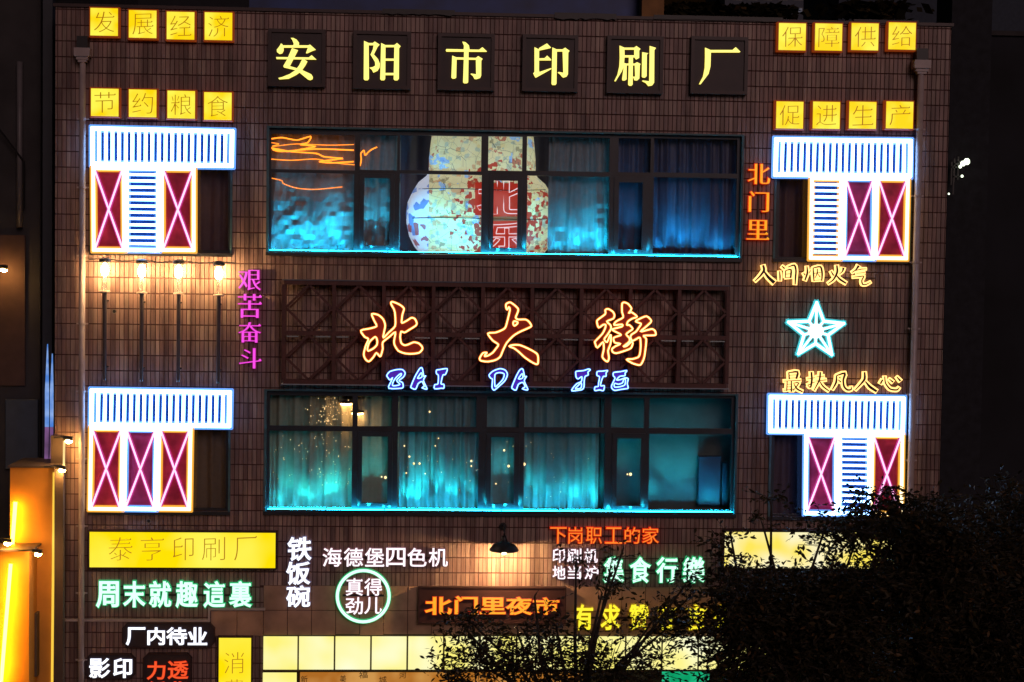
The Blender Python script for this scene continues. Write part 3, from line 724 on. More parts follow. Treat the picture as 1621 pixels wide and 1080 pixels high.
def lattice(label, band, nb, cols, ybase):
    c = W(sum(p[0] for p in band)/4, ybase, YN); T = thing('neon_lattice', label, 'neon light', (c.x, YN, c.z), 'neon lattices over the four small windows')
    def rect(q): return [quadpt(q, u, v) for u, v in ((0, 0), (1, 0), (1, 1), (0, 1))]
    def inq(q, d):
        (a, b), (c_, d_), (e, f), (g_, h) = q; return [(a+d, b+d), (c_-d, d_+d), (e-d, f-d), (g_+d, h-d)]
    q = inq(band, 2.5)
    neon(T, 'tube_frame', rect(q), E_white, E_blue, .029, closed=True)
    m = MB(); m.add([W(*p, YN+.05) for p in q]+[W(*p, YN+.06) for p in q], [(3, 2, 1, 0), (4, 5, 6, 7), (0, 1, 5, 4), (1, 2, 6, 5), (2, 3, 7, 6), (3, 0, 4, 7)]); m.build('back_panel', P_blue, T)
    for i in range(1, nb): neon(T, 'tube', [quadpt(q, i/nb, .03), quadpt(q, i/nb, .97)], E_white, E_blue, cw=1.25)
    for kind, x0, y0, x1, y1, dx, nl in cols:
        q = [(x0, y0), (x1, y0+.6), (x1+dx, y1+.6), (x0+dx, y1)]
        q2 = inq(q, 2.4)
        co, ca = (E_yel, E_yelc) if kind[1] == 'y' else (E_white, E_blue)
        neon(T, 'tube_frame', rect(q2), co, ca, .026, closed=True)
        m = MB(); m.add([W(*p, YN+.05) for p in q2]+[W(*p, YN+.06) for p in q2], [(3, 2, 1, 0), (4, 5, 6, 7), (0, 1, 5, 4), (1, 2, 6, 5), (2, 3, 7, 6), (3, 0, 4, 7)])
        m.build('back_panel', P_mar if kind[0] == 'x' else P_blue, T)
        if kind[0] == 'x':
            neon(T, 'diagonal_tube', [quadpt(q2, .06, .03), quadpt(q2, .94, .97)], E_pink, E_pinkc, .0135, cw=2.2)
            neon(T, 'diagonal_tube', [quadpt(q2, .94, .03), quadpt(q2, .06, .97)], E_pink, E_pinkc, .0135, Y=YN-.012, cw=2.2)
        else:
            for i in range(1, nl): neon(T, 'tube', [quadpt(q2, .05, i/nl), quadpt(q2, .95, i/nl)], E_white, E_blue, .017, cw=1.3)
    m = MB(); a = W(band[0][0], band[0][1], YN+.07)
    for p in band: b_ = W(p[0]+(6 if p in (band[0], band[3]) else -6), p[1]+(5 if p in (band[0], band[1]) else -5), 0); m.bar((b_.x, YN+.06, b_.z), (b_.x, .01, b_.z), .02, .02, ref=Vector((0, 0, 1)))
    m.build('bracket', M_black, T)
lattice('upper left neon lattice, barred band above two pink crosses with a louvre between', [(144, 201), (370, 206), (369, 265), (144, 262)], 21,
        [('xy', 145, 264, 198, 398, 1, 0), ('lb', 198, 264, 253, 398, 0, 13), ('xy', 254, 265, 309, 398, 0, 0)], 398)
lattice('upper right neon lattice, barred band above a louvre and two pink crosses to its right', [(1226.5, 218.5), (1444, 221), (1443, 281), (1225, 279)], 21,
        [('ly', 1283, 280, 1334, 411, -2, 13), ('xb', 1335, 280, 1387, 411, -2, 0), ('xy', 1387, 281, 1440, 411, -3, 0)], 411)
lattice('lower left neon lattice, barred band above three pink crosses in a row', [(143, 616), (366, 619), (365, 677), (142, 675)], 21,
        [('xy', 142, 676, 196, 808, -2, 0), ('xb', 196, 677, 250, 808, -2, 0), ('xy', 250, 677, 304, 808, -2, 0)], 808)
lattice('lower right neon lattice, louvre between two pink crosses, its foot hidden by foliage', [(1218, 626), (1433, 629), (1431.5, 687), (1217, 685)], 21,
        [('xb', 1274, 686, 1327, 815, -1, 0), ('lb', 1327, 687, 1379, 815, -1, 13), ('xy', 1379, 687, 1431, 816, -2, 0)], 815)

# ------------------------------------------------------------------ yellow square light boxes
E_sq = emi('square_lightbox', (1.0, .70, .0), 1.0, (1.0, .93, .08), 3.2, base=(.1, .07, 0))
M_brown = mat('brown_lettering', (.30, .10, .01), .6); M_brownE = emi('brown_translucent', (.36, .13, .0), 1.0, base=(.1, .03, .01))
M_orim = emi('box_rim', (.35, .05, .005), .5, base=(.15, .03, .02))
def ybox(ch, x, y, s, label, group):
    r = WR(x, y, x+s, y+s*1.0, -.13); T = thing('light_box', label, 'light box', ((r[0]+r[2])/2, 0, r[1]), group)
    m = MB(); m.bevbox(r[0]-.02, -.12, r[1]-.02, r[2]+.02, .0, r[3]+.02, .01); m.build('case', M_orim, T)
    m = MB(); m.bevbox(r[0], -.135, r[1], r[2], -.118, r[3], .004); m.build('face', E_sq, T)
    k = s*.11
    letter(ch, (x+k, y+k, x+s-k, y+s-k), -.138, 'thin', M_brownE, T, th=.002, shear=.05)
for row, chs, xy, ss, nm in (('top left', '发展经济', [(143, 13), (204, 16.5), (264, 19), (324, 20)], 43.5, 'upper row'), ('top left', '节约粮食', [(144, 140.5), (204, 142), (265, 144), (323, 146.5)], 43.5, 'lower row'),
                             ('top right', '保障供给', [(1233, 37), (1290.5, 37.5), (1348, 37), (1407, 36)], 42.5, 'upper row'), ('top right', '促进生产', [(1229, 161), (1287, 161.3), (1344.5, 161.3), (1403, 161)], 42.5, 'lower row')):
    for ki, (ch, (x, y)) in enumerate(zip(chs, xy)):
        ybox(ch, x, y, ss, '%s yellow light box of the %s at the %s, character %s' % (('first', 'second', 'third', 'fourth')[ki], nm, row, ch), 'square yellow light boxes, one character each')

# ------------------------------------------------------------------ six dark boards with traced lettering
E_let = emi('pale_yellow_letter', (1.0, .90, .20), 1.3, base=(.1, .1, .05)); E_letr = emi('yellow_letter_return', (.8, .52, .02), .6)
TR = {
'安': [[(272,203),(300,204),(335,222),(360,255),(360,288),(300,288),(303,262),(290,230)],[(168,262),(185,275),(195,300),(196,340),(180,370),(152,376),(125,355),(122,330),(150,295)],
      [(183,283),(458,283),(478,275),(540,330),(500,345),(445,370),(434,366),(455,308),(190,308)],[(115,408),(465,412),(495,388),(547,436),(120,430)],
      [(285,312),(350,335),(262,505),(330,525),(400,550),(490,592),(508,620),(505,645),(480,656),(455,648),(370,578),(320,548),(200,520),(192,505),(230,440)],
      [(400,425),(450,455),(430,495),(385,560),(330,600),(250,640),(150,648),(138,632),(180,622),(260,590),(320,550),(360,500),(385,450)]],
'阳': [[(1055,235),(1105,258),(1108,640),(1095,657),(1065,657),(1052,645)],[(1103,258),(1150,258),(1170,242),(1222,275),(1200,300),(1160,380),(1205,430),(1225,480),(1222,520),(1200,555),(1155,576),(1140,545),(1112,522),(1150,515),(1175,500),(1172,460),(1125,382),(1150,325),(1158,282),(1103,282)],
      [(1238,258),(1285,280),(1282,640),(1270,657),(1240,657),(1228,645)],[(1283,280),(1387,280),(1387,303),(1283,303)],[(1380,280),(1408,258),(1447,292),(1430,315),(1428,640),(1412,658),(1385,658),(1372,645)],[(1281,425),(1380,425),(1380,447),(1281,447)],[(1281,578),(1378,578),(1378,602),(1281,602)]],
'市': [[(350,175),(385,182),(420,215),(428,258),(365,258),(368,220)],[(180,255),(530,262),(565,235),(613,280),(608,285),(180,283),(173,268)],[(370,255),(418,255),(413,610),(398,622),(370,622),(358,610)],[(242,325),(290,345),(285,560),(270,572),(245,572),(233,560)],[(288,343),(502,350),(502,370),(288,367)],
      [(495,350),(520,330),(568,360),(553,380),(552,540),(540,565),(500,578),(480,575),(465,545),(438,522),(445,517),(498,525)]],
'印': [[(1170,245),(1255,195),(1300,240),(1285,247),(1170,272)],[(1122,235),(1172,260),(1170,480),(1175,500),(1300,458),(1305,468),(1140,560),(1130,560),(1108,515),(1122,500)],[(1168,355),(1230,352),(1258,325),(1303,370),(1298,377),(1168,377)],[(1313,238),(1362,260),(1357,625),(1345,640),(1315,640),(1304,628)],[(1360,258),(1427,258),(1427,282),(1360,282)],
      [(1422,258),(1450,240),(1497,275),(1483,295),(1480,525),(1465,550),(1430,562),(1415,550),(1395,525),(1370,508),(1380,500),(1430,508)]],
'刷': [[(208,218),(260,240),(262,330),(255,430),(235,490),(165,602),(152,597),(185,530),(205,440),(210,350)],[(258,240),(377,240),(377,262),(258,262)],[(365,240),(388,222),(433,255),(418,270),(418,350),(385,368),(365,340)],[(258,322),(367,322),(367,345),(258,345)],[(245,400),(285,412),(283,580),(265,592),(240,592),(235,575),(250,470)],[(283,410),(377,410),(377,430),(283,430)],[(308,345),(352,345),(348,635),(335,648),(312,648),(300,636)],
      [(370,410),(395,395),(433,415),(425,430),(420,570),(395,592),(368,590),(350,550),(375,550)],[(450,288),(515,300),(500,315),(498,545),(480,562),(455,560),(446,550)],[(530,222),(598,242),(580,270),(578,615),(555,645),(515,652),(490,620),(448,598),(455,590),(525,600)]],
'厂': [[(1122,240),(1180,265),(1415,265),(1450,235),(1500,283),(1490,292),(1185,292),(1180,440),(1160,520),(1075,632),(1058,632),(1060,625),(1100,550),(1118,460),(1122,350)]]}
TRO = {'安': (420, 30), '阳': (420, 30), '市': (680, 40), '印': (680, 40), '刷': (950, 40), '厂': (950, 40)}
for ch, rc in (('安', (424, 46, 515, 137)), ('阳', (559, 49, 650, 141)), ('市', (693, 53, 783, 143)), ('印', (827, 55, 915, 145)), ('刷', (961, 57, 1050, 148)), ('厂', (1094, 58, 1184, 149))):
    r = WR(*rc, -.12); T = thing('character_board', 'dark square board %s in the top row, bearing the glowing yellow character %s' % ({'安': 'leftmost', '阳': 'second from the left', '市': 'third from the left', '印': 'third from the right', '刷': 'second from the right', '厂': 'rightmost'}[ch], ch), 'sign board', ((r[0]+r[2])/2, 0, r[1]), 'six dark boards of the big sign along the top')
    m = MB(); m.bevbox(r[0]+.03, -.09, r[1]+.03, r[2]-.03, -.02, r[3]-.03, .004); m.build('board', M_board, T)
    m = MB(); cutwall(m, r[0], r[1], r[2], r[3], [(r[0]+.05, r[1]+.05, r[2]-.05, r[3]-.05)], -.12, 0); m.build('rim', M_boardrim, T)
    m = MB(); ox, oy = TRO[ch]
    for i, pl in enumerate(TR[ch]):
        pp = [W(ox+a/6.754, oy+b/6.754, -.125-.0007*i) for a, b in pl]; lp = [(p.x, p.z) for p in pp][::-1]
        cxm = sum(p[0] for p in lp)/len(lp); czm = sum(p[1] for p in lp)/len(lp)
        m.poly([lp], -.125-.0007*i, .035, 0, side=1)
    m.build('character', [E_let, E_letr], T)

# ------------------------------------------------------------------ lattice truss with the big neon words
def truss():
    Yf, Yb = -.26, -.06
    T = thing('steel_truss', 'dark red steel truss of crossed struts between the two wide windows', 'truss', (W(800, 610, 0).x, -.1, W(800, 610, 0).z))
    top = lambda u, Y: W(449+(1152-449)*u, 452+7*u, Y); 
    xa, xb = W(449, 530, Yf).x, W(1152, 535, Yf).x; zt, zb = W(800, 452, Yf).z, W(800, 608, Yf).z; zm = (zt+zb)/2-.01
    for name, z in (('top_chord', zt), ('bottom_chord', zb)):
        m = MB(); m.box(xa, Yf, z-.03, xb, Yf+.05, z+.03); m.build(name, M_steel, T)
        m = MB(); m.box(xa, Yb-.04, z-.03, xb, Yb, z+.03); m.build(name, M_steel, T)
    m = MB(); m.box(xa-.03, Yf-.01, zt+.03, xb+.03, 0, zt+.045); m.build('top_sheet', mat('grey_sheet', (.10, .11, .15), .4, var=.1), T)
    m = MB(); m.box(xa-.03, Yf-.01, zb-.045, xb+.03, 0, zb-.03); m.build('bottom_sheet', mat('pale_sheet', (.30, .33, .38), .4, var=.1), T)
    m = MB(); m.box(xa, Yf+.01, zm-.03, xb, Yf+.05, zm+.03); m.build('middle_chord', M_steel, T)
    dx = (xb-xa)/9
    for i in range(10):
        x = xa+dx*i
        for y in (Yf+.006, Yb-.03): m = MB(); m.box(x-.026, y, zb+.03, x+.026, y+.03, zt-.03); m.build('upright', M_steel, T)
        if i < 9:
            for (za, zc) in ((zm+.03, zt-.03), (zb+.03, zm-.03)):
                zh = (za+zc)/2; xm = x+dx/2
                for a, b_ in (((xm, zc), (x+.026, zh)), ((xm, zc), (x+dx-.026, zh)), ((x+.026, zh), (xm, za)), ((x+dx-.026, zh), (xm, za))):
                    m = MB(); m.bar((a[0], Yf+.024, a[1]), (b_[0], Yf+.024, b_[1]), .034, .022); m.build('strut', M_steel, T)
                for a, b_ in (((xm, zc), (x+.026, zh)), ((x+dx-.026, zh), (xm, za))):
                    m = MB(); m.bar((a[0]+.05, Yb-.02, a[1]), (b_[0]+.05, Yb-.02, b_[1]), .03, .02); m.build('strut', M_steel, T)
            if i not in (4,):
                for s0, s1 in ((.06, .3), (.64, .94)):
                    m = MB(); m.box(x+dx*s0, Yf-.004, zm-.058, x+dx*s1, Yf+.02, zm-.043); m.build('glint_bar', mat('pale_glint', (.55, .68, .72), .25, .5, var=.1), T)  # pale bars: cyan glint along the middle chord put into their colour
truss()
E_nor = emi('neon_orange_core', (1.0, .60, .19), 3.4); E_norc = emi('neon_orange_halo', (1.0, .16, .005), .9)
E_redp = emi('red_acrylic_plate', (.12, .004, .001), .8, (.18, .010, .004), 4, base=(.12, .01, .004))
E_bw = emi('neon_ice_core', (.34, .72, 1.0), 2.6); E_bwc = emi('neon_ice_halo', (.03, .10, .95), .8); E_pur = emi('purple_acrylic_plate', (.045, .006, .20), .9, base=(.15, .05, .5))
NEON = {
'北': [('o', [(620.4,477.7),(631.7,482),(639.4,488.5),(636.9,498),(635.6,510.5),(638.5,510.8),(645.5,507),(651.5,503.2),(656.7,505),(659.7,511.8),(657.6,516),(648,522),(640.3,526.5),(635,524.8),(633.4,533.4),(635,543),(640.3,546.8),(646.4,545.5),(655,542),(662.8,543.8),(668,549),(668.3,553.5),(663,558.7),(651.5,560.2),(641,559.5),(630.8,555.6),(625,547),(623.9,540),(626,525.6),(616,533.5),(605.8,542),(605.8,552),(603.8,560),(601.7,564.6),(595.8,558.7),(590.6,566),(584,572.4),(578.4,568.5),(575.8,560.7),(578.9,548),(583.3,536.9),(577.3,533.4),(571.2,523.5),(585,520.4),(596.3,516.6),(592,507),(588.5,497.1),(598.9,498.9),(606.6,505.8),(609.7,515.3),(608,525),(606.6,535.1),(616,526),(625.6,516.1),(625.6,498.9),(623.9,490.2),(619.2,481.6)]),
      ('i', [(594.1,533.4),(597.1,539.4),(596.3,546.4),(590.6,552),(582.8,555.6),(581.8,550.7),(585.4,541)])],
'大': [('o', [(745+a/7.714, 460+b/7.714) for a, b in [(480,145),(530,175),(580,225),(575,265),(550,330),(580,355),(670,355),(715,385),(742,435),(690,465),(600,505),(520,555),(440,640),(395,730),(360,810),(300,850),(210,868),(130,858),(110,830),(150,765),(200,760),(180,780),(170,805),(215,795),(270,760),(310,710),(340,660),(270,610),(210,525),(300,515),(360,495),(420,460),(445,390),(480,240),(468,200),(445,235),(432,200),(435,165)]]),
      ('i', [(745+a/7.714, 460+b/7.714) for a, b in [(530,375),(572,385),(570,405),(535,432),(520,405)]]),
      ('o', [(745+a/7.714, 460+b/7.714) for a, b in [(470,680),(530,665),(600,668),(680,700),(760,740),(810,775),(825,820),(822,890),(800,900),(740,870),(660,815),(590,750),(530,705)]])],
'街': [('o', [(920+a/8.64, 465+b/8.64) for a, b in [(330,225),(370,210),(430,245),(455,290),(440,340),(350,380),(400,430),(408,480),(360,560),(315,625),(355,665),(400,560),(408,600),(400,690),(368,780),(380,880),(360,930),(320,905),(290,860),(310,760),(300,660),(220,740),(190,670),(195,650),(290,550),(330,470),(335,425),(300,425),(240,465),(218,400),(225,360),(330,280)]]),
      ('o', [(920+a/8.64, 465+b/8.64) for a, b in [(590,120),(640,140),(685,195),(680,225),(650,268),(690,255),(765,315),(700,340),(640,380),(625,430),(660,430),(705,480),(670,510),(615,555),(660,610),(655,660),(575,725),(625,715),(685,660),(705,680),(680,745),(600,780),(480,815),(430,795),(425,755),(470,720),(540,685),(460,670),(445,605),(540,570),(530,550),(425,495),(470,475),(560,450),(560,420),(450,430),(480,380),(575,325),(560,250),(560,140)]]),
      ('o', [(920+a/8.64, 465+b/8.64) for a, b in [(745,380),(800,345),(895,310),(960,375),(900,440),(810,520),(900,500),(970,485),(1010,510),(1020,560),(990,570),(850,575),(890,620),(880,750),(860,880),(820,965),(780,975),(700,950),(620,900),(700,895),(780,870),(805,820),(815,720),(810,620),(790,600),(705,645),(675,600),(690,560),(750,520),(800,450),(820,410)]])]}
_s = 6.484; _q = 13.508
def sc_(l, ox, oy, s): return [(ox+a/s, oy+b/s) for a, b in l]
PIN = {
'BAI': [('o', sc_([(80,160),(110,120),(180,100),(240,100),(268,135),(250,175),(205,212),(240,232),(248,270),(230,290),(100,290),(120,230),(140,180),(112,205),(95,185)], 600, 570, _s)),
        ('i', sc_([(138,262),(150,215),(190,165),(228,138),(225,160),(180,210),(215,250),(180,262)], 600, 570, _s)),
        ('o', sc_([(430,80),(445,90),(460,170),(480,160),(455,210),(490,290),(485,300),(440,285),(465,270),(440,220),(400,245),(375,300),(330,285),(330,265),(370,170),(410,100)], 600, 570, _s)),
        ('i', sc_([(435,130),(440,175),(395,190)], 600, 570, _s)),
        ('o', sc_([(590,105),(620,100),(700,90),(680,150),(655,155),(635,245),(665,250),(665,290),(640,290),(570,295),(572,255),(605,245),(610,160),(590,140)], 600, 570, _s))],
'DA': [('o', sc_([(1130,155),(1170,115),(1240,90),(1295,105),(1318,150),(1290,215),(1220,280),(1180,310),(1160,280),(1165,200),(1145,185)], 600, 570, _s)),
       ('i', sc_([(1190,270),(1190,150),(1240,130),(1285,145),(1270,200),(1215,260)], 600, 570, _s)),
       ('o', sc_([(1465,90),(1480,105),(1495,175),(1515,165),(1490,215),(1525,295),(1520,308),(1470,295),(1500,275),(1475,230),(1430,250),(1405,310),(1365,290),(1370,260),(1410,165),(1440,110)], 600, 570, _s)),
       ('i', sc_([(1470,140),(1475,185),(1430,195)], 600, 570, _s))],
'JIE': [('o', sc_([(300,245),(450,230),(560,195),(600,210),(550,260),(555,320),(490,350),(470,440),(465,570),(430,630),(330,650),(205,660),(230,600),(310,510),(410,460),(420,355),(340,405),(300,370),(290,300)], 890, 570, _q)),
        ('i', sc_([(410,490),(400,600),(280,620),(330,560)], 890, 570, _q)),
        ('o', sc_([(750,250),(860,240),(975,225),(940,270),(935,350),(880,350),(840,440),(820,555),(900,550),(880,655),(800,640),(700,655),(700,580),(770,565),(780,480),(800,360),(745,330)], 890, 570, _q)),
        ('o', sc_([(1100,270),(1250,250),(1385,225),(1345,280),(1340,335),(1230,350),(1160,430),(1250,420),(1340,385),(1410,400),(1390,500),(1410,590),(1390,610),(1250,630),(1120,650),(1060,600),(1060,540),(1130,390),(1095,340)], 890, 570, _q)),
        ('i', sc_([(1120,500),(1200,520),(1290,490),(1310,430),(1350,400),(1340,530),(1240,570),(1120,580)], 890, 570, _q))]}
def neonword(key, data, label, Y, core, halo_strip, plate, r, grp, sub=3):
    allp = [p for _, l in data for p in l]; c = W(sum(p[0] for p in allp)/len(allp), max(p[1] for p in allp), Y)
    T = thing('neon_character' if grp.startswith('three') else 'neon_word', label, 'neon sign', (c.x, Y, c.z), grp)
    m = MB(); outs = [crom(l, sub) for k, l in data if k == 'o']; ins = [crom(l, sub) for k, l in data if k == 'i']
    for i, o in enumerate(outs):
        lp = [(W(*p, Y).x, W(*p, Y).z) for p in o]
        a = sum(lp[j-1][0]*lp[j][1]-lp[j][0]*lp[j-1][1] for j in range(len(lp)))
        if a < 0: lp = lp[::-1]
        hs = []
        bx = (min(p[0] for p in o), max(p[0] for p in o))
        for h in ins:
            cx = sum(p[0] for p in h)/len(h)
            if bx[0] < cx < bx[1]:
                hl = [(W(*p, Y).x, W(*p, Y).z) for p in h]; a = sum(hl[j-1][0]*hl[j][1]-hl[j][0]*hl[j-1][1] for j in range(len(hl)))
                if a > 0: hl = hl[::-1]
                hs.append(hl)
        m.poly([lp]+hs, Y+.03+.001*i, .012)
    m.build('plate', plate, T)
    for i, (k, l) in enumerate(data):
        P3 = [W(*p, Y-.001*i) for p in crom(l, sub)]
        m = MB(); m.tube(P3, r, 5, True, 0); m.ribbon([p+Vector((0, r*.7, 0)) for p in P3], r*4.2, .018, True, 1); m.build('neon_tube', [core, halo_strip], T)  # glowing ribbon behind each tube imitates its halo
    m = MB(); p = W(allp[0][0], allp[0][1]+10, Y)
    for k in (0, len(data[0][1])//2): q_ = W(*data[0][1][k], Y); m.bar((q_.x, Y+.04, q_.z), (q_.x, min(Y+.14, -.2), q_.z), .015, .015, ref=Vector((0, 0, 1)))
    m.build('bracket', M_black, T)
for k, lb in (('北', 'left of the three big orange neon characters on the truss, reading 北'), ('大', 'middle of the three big orange neon characters on the truss, reading 大'), ('街', 'right of the three big orange neon characters on the truss, reading 街')):
    neonword(k, NEON[k], lb, -.40, E_nor, E_norc, E_redp, .0095, 'three big orange neon characters')
for k in ('BAI', 'DA', 'JIE'):
    neonword(k, PIN[k], 'small ice blue neon word %s below the big orange characters' % k, -.42, E_bw, E_bwc, E_pur, .0075, 'small blue neon words under the truss')

# ------------------------------------------------------------------ brush lettering, its back-lit halo built as wider glowing plates
E_rim = emi('amber_halo', (1.0, .56, .17), 2.2, base=(.1, .07, .04)); M_ink = mat('dark_brush_face', (.02, .008, .006), .4)
BR1 = {'人': [[(180,120,28),(190,180,30),(140,250,22),(80,310,14)],[(190,190,20),(240,260,35),(310,325,45)]],
'间': [[(410,130,14),(440,155,22)],[(380,190,12),(385,250,20),(385,305,14)],[(480,140,10),(560,115,25),(580,180,22),(575,260,22),(570,350,14)],[(455,180,14),(450,265,12)],[(460,180,12),(520,170,22),(515,270,22)],[(460,225,10),(515,220,10)],[(450,268,10),(515,262,10)]],
'烟': [[(715,130,12),(720,210,24),(690,300,18)],[(675,210,10),(690,235,16)],[(758,180,12),(740,215,8)],[(790,150,12),(795,230,20),(800,310,12)],[(790,150,12),(880,135,24),(900,220,22),(895,305,16)],[(800,215,10),(880,205,10)],[(840,160,12),(840,210,14),(815,270,8)],[(845,220,8),(875,260,12)],[(805,300,8),(895,295,10)]],
'火': [[(1010,190,12),(1040,240,20)],[(1160,150,28),(1150,190,16),(1110,225,8)],[(1080,120,20),(1085,200,26),(1040,290,20),(975,340,10)],[(1075,240,14),(1120,290,26),(1190,335,22)]],
'气': [[(1345,125,30),(1315,170,18),(1265,205,8)],[(1310,182,8),(1370,165,14),(1440,160,8)],[(1320,215,8),(1420,205,10)],[(1275,262,8),(1350,255,14),(1410,250,14),(1385,300,16),(1395,350,18),(1440,350,14),(1495,320,6)]]}
BR2 = {'最': [[(180,110,14),(185,190,18)],[(180,115,12),(285,105,26),(270,185,24)],[(190,145,8),(270,140,8)],[(190,180,8),(270,175,8)],[(120,215,8),(320,205,12)],[(160,220,12),(155,330,14)],[(210,215,14),(210,340,20)],[(160,255,7),(210,250,7)],[(160,285,7),(210,280,7)],[(120,325,8),(240,310,10)],[(235,240,10),(300,235,16),(230,330,8)],[(240,250,10),(280,310,22),(340,340,18)]],
'扶': [[(450,110,22),(455,200,24),(440,290,20),(410,270,6)],[(400,190,8),(490,175,10)],[(405,265,12),(490,225,8)],[(510,165,8),(600,155,10)],[(500,215,8),(625,200,12)],[(555,110,20),(545,200,20),(480,325,10)],[(550,220,12),(590,280,20),(655,330,16)]],
'凡': [[(750,150,14),(745,230,24),(700,315,12)],[(750,150,12),(850,120,28),(830,200,22),(840,280,24),(880,320,24),(925,315,18),(925,280,6)],[(770,200,12),(800,225,18)]],
'人': [[(1085,110,20),(1085,190,28),(1040,250,20),(975,320,10)],[(1095,220,14),(1150,285,34),(1225,335,30)]],
'心': [[(1300,200,18),(1275,245,20)],[(1325,160,12),(1335,240,16),(1390,310,22),(1470,320,20),(1500,290,8)],[(1380,190,10),(1420,225,22)],[(1470,165,12),(1510,210,26)]]}
def brushpoly(st, ox, oy, s, grow, Y):
    pts = crom([p for p in st], 3, False); L_, R_ = [], []
    n = len(pts)
    for i in range(n):
        a, b = pts[max(0, i-1)], pts[min(n-1, i+1)]; dx, dy = b[0]-a[0], b[1]-a[1]; l = math.hypot(dx, dy) or 1
        nx, ny = -dy/l, dx/l; h = pts[i][2]*.5+grow
        if i == 0: e = (-dx/l*h*.6, -dy/l*h*.6)
        elif i == n-1: e = (dx/l*h*.6, dy/l*h*.6)
        else: e = (0, 0)
        L_.append((pts[i][0]+nx*h+e[0]*.6, pts[i][1]+ny*h+e[1]*.6)); R_.append((pts[i][0]-nx*h+e[0]*.6, pts[i][1]-ny*h+e[1]*.6))
    lp = [(W(ox+a/s, oy+b/s, Y).x, W(ox+a/s, oy+b/s, Y).z) for a, b in L_+R_[::-1]]
    a = sum(lp[j-1][0]*lp[j][1]-lp[j][0]*lp[j-1][1] for j in range(len(lp)))
    return lp if a > 0 else lp[::-1]
def brushsign(D, ox, oy, s, label, py):
    c = W(ox+110, py, -.1); T = thing('brush_sign', label, 'sign', (c.x, -.1, c.z), 'two brush written signs beside the star')
    for ch, sts in D.items():
        m = MB()
        for i, st in enumerate(sts):
            m.poly([brushpoly(st, ox, oy, s, 17, -.09)], -.09-.0006*i, .05, 0)
            m.poly([brushpoly(st, ox, oy, s, -1.0, -.112)], -.112-.0006*i, .018, 1)
        m.build('character', [E_rim, M_ink], T)
    m = MB(); a, b_ = W(ox+10, py-14, -.02), W(ox+200, py-14, -.02); m.box(a.x, -.03, a.z-.01, b_.x, -.012, a.z+.01); m.build('mounting_rail', M_boardrim, T)
brushsign(BR1, 1185, 405, 7.719, 'amber haloed brush lettering 人间烟火气 above the star', 452)
brushsign(BR2, 1225, 575, 7.54, 'amber haloed brush lettering 最扶凡人心 below the star', 622)

# ------------------------------------------------------------------ star
E_star = emi('star_tube', (.30, .92, 1.0), 6); E_starc = emi('star_halo', (.05, .62, .70), .9)
outer = [(571, 100), (1035, 455), (830, 990), (258, 975), (88, 432)]; inner = [(690, 418), (765, 655), (552, 800), (355, 650), (440, 418)]; ctr = (558, 585)
cv = lambda p: (1240+p[0]/10.8, 470+p[1]/10.8)
c = W(1292, 565, -.12); T = thing('neon_star', 'five pointed ice white neon star on the tiled wall', 'neon star', (c.x, -.12, c.z))
ol = []
for a, b_ in zip(outer, inner): ol += [cv(a), cv(b_)]
neon(T, 'outline_tube', ol, E_star, E_starc, .019, -.12, True, 2.3)
for p in outer+inner: neon(T, 'spoke_tube', [cv(p), cv(ctr)], E_star, E_starc, .015, -.13 if p in outer else -.128, cw=2.0)
m = MB(); p = W(*cv(ctr), -.15); m.lathe((p.x, p.y, p.z-.07), [(.03, -.03), (.08, .0), (.11, .045), (.11, .095), (.08, .14), (.03, .17)], 14, sy=.5); m.build('hub_lamp', emi('star_hub', (1, 1, .95), 7), T)
m = MB()
for p in outer: q_ = W(*cv(p), -.12); m.bar((q_.x*.9+W(*cv(ctr), -.12).x*.1, -.11, q_.z*.9+W(*cv(ctr), -.12).z*.1), (q_.x*.9+W(*cv(ctr), -.12).x*.1, 0, q_.z*.9+W(*cv(ctr), -.12).z*.1), .015, .015, ref=Vector((0, 0, 1)))
m.build('bracket', M_black, T)

# ------------------------------------------------------------------ free standing letter signs
E_w = emi('white_letter', (.92, .95, 1.0), 1.5); E_wb = emi('violet_halo', (.30, .28, .62), .35)
E_wp = emi('rose_white_letter', (1.0, .90, .96), 1.3); E_wpb = emi('pink_halo', (.55, .18, .25), .35)
E_g = emi('mint_letter', (.62, 1.0, .82), 1.35); E_gb = emi('green_halo', (.0, .52, .16), .8)
E_m = emi('magenta_letter', (1.0, .07, .82), 1.0); E_mb = emi('magenta_halo', (.45, .0, .22), .6)
E_o = emi('orange_letter', (1.0, .26, .02), 1.0); E_o2 = emi('golden_letter', (1.0, .36, .012), 1.15); E_ob = emi('red_halo', (.80, .018, .0), .9)
E_oy = emi('amber_letter', (1.0, .40, .01), 1.0)
E_y = emi('yellow_letter', (1.0, .86, .03), 1.1); E_yb = emi('olive_halo', (.5, .28, .0), .6)
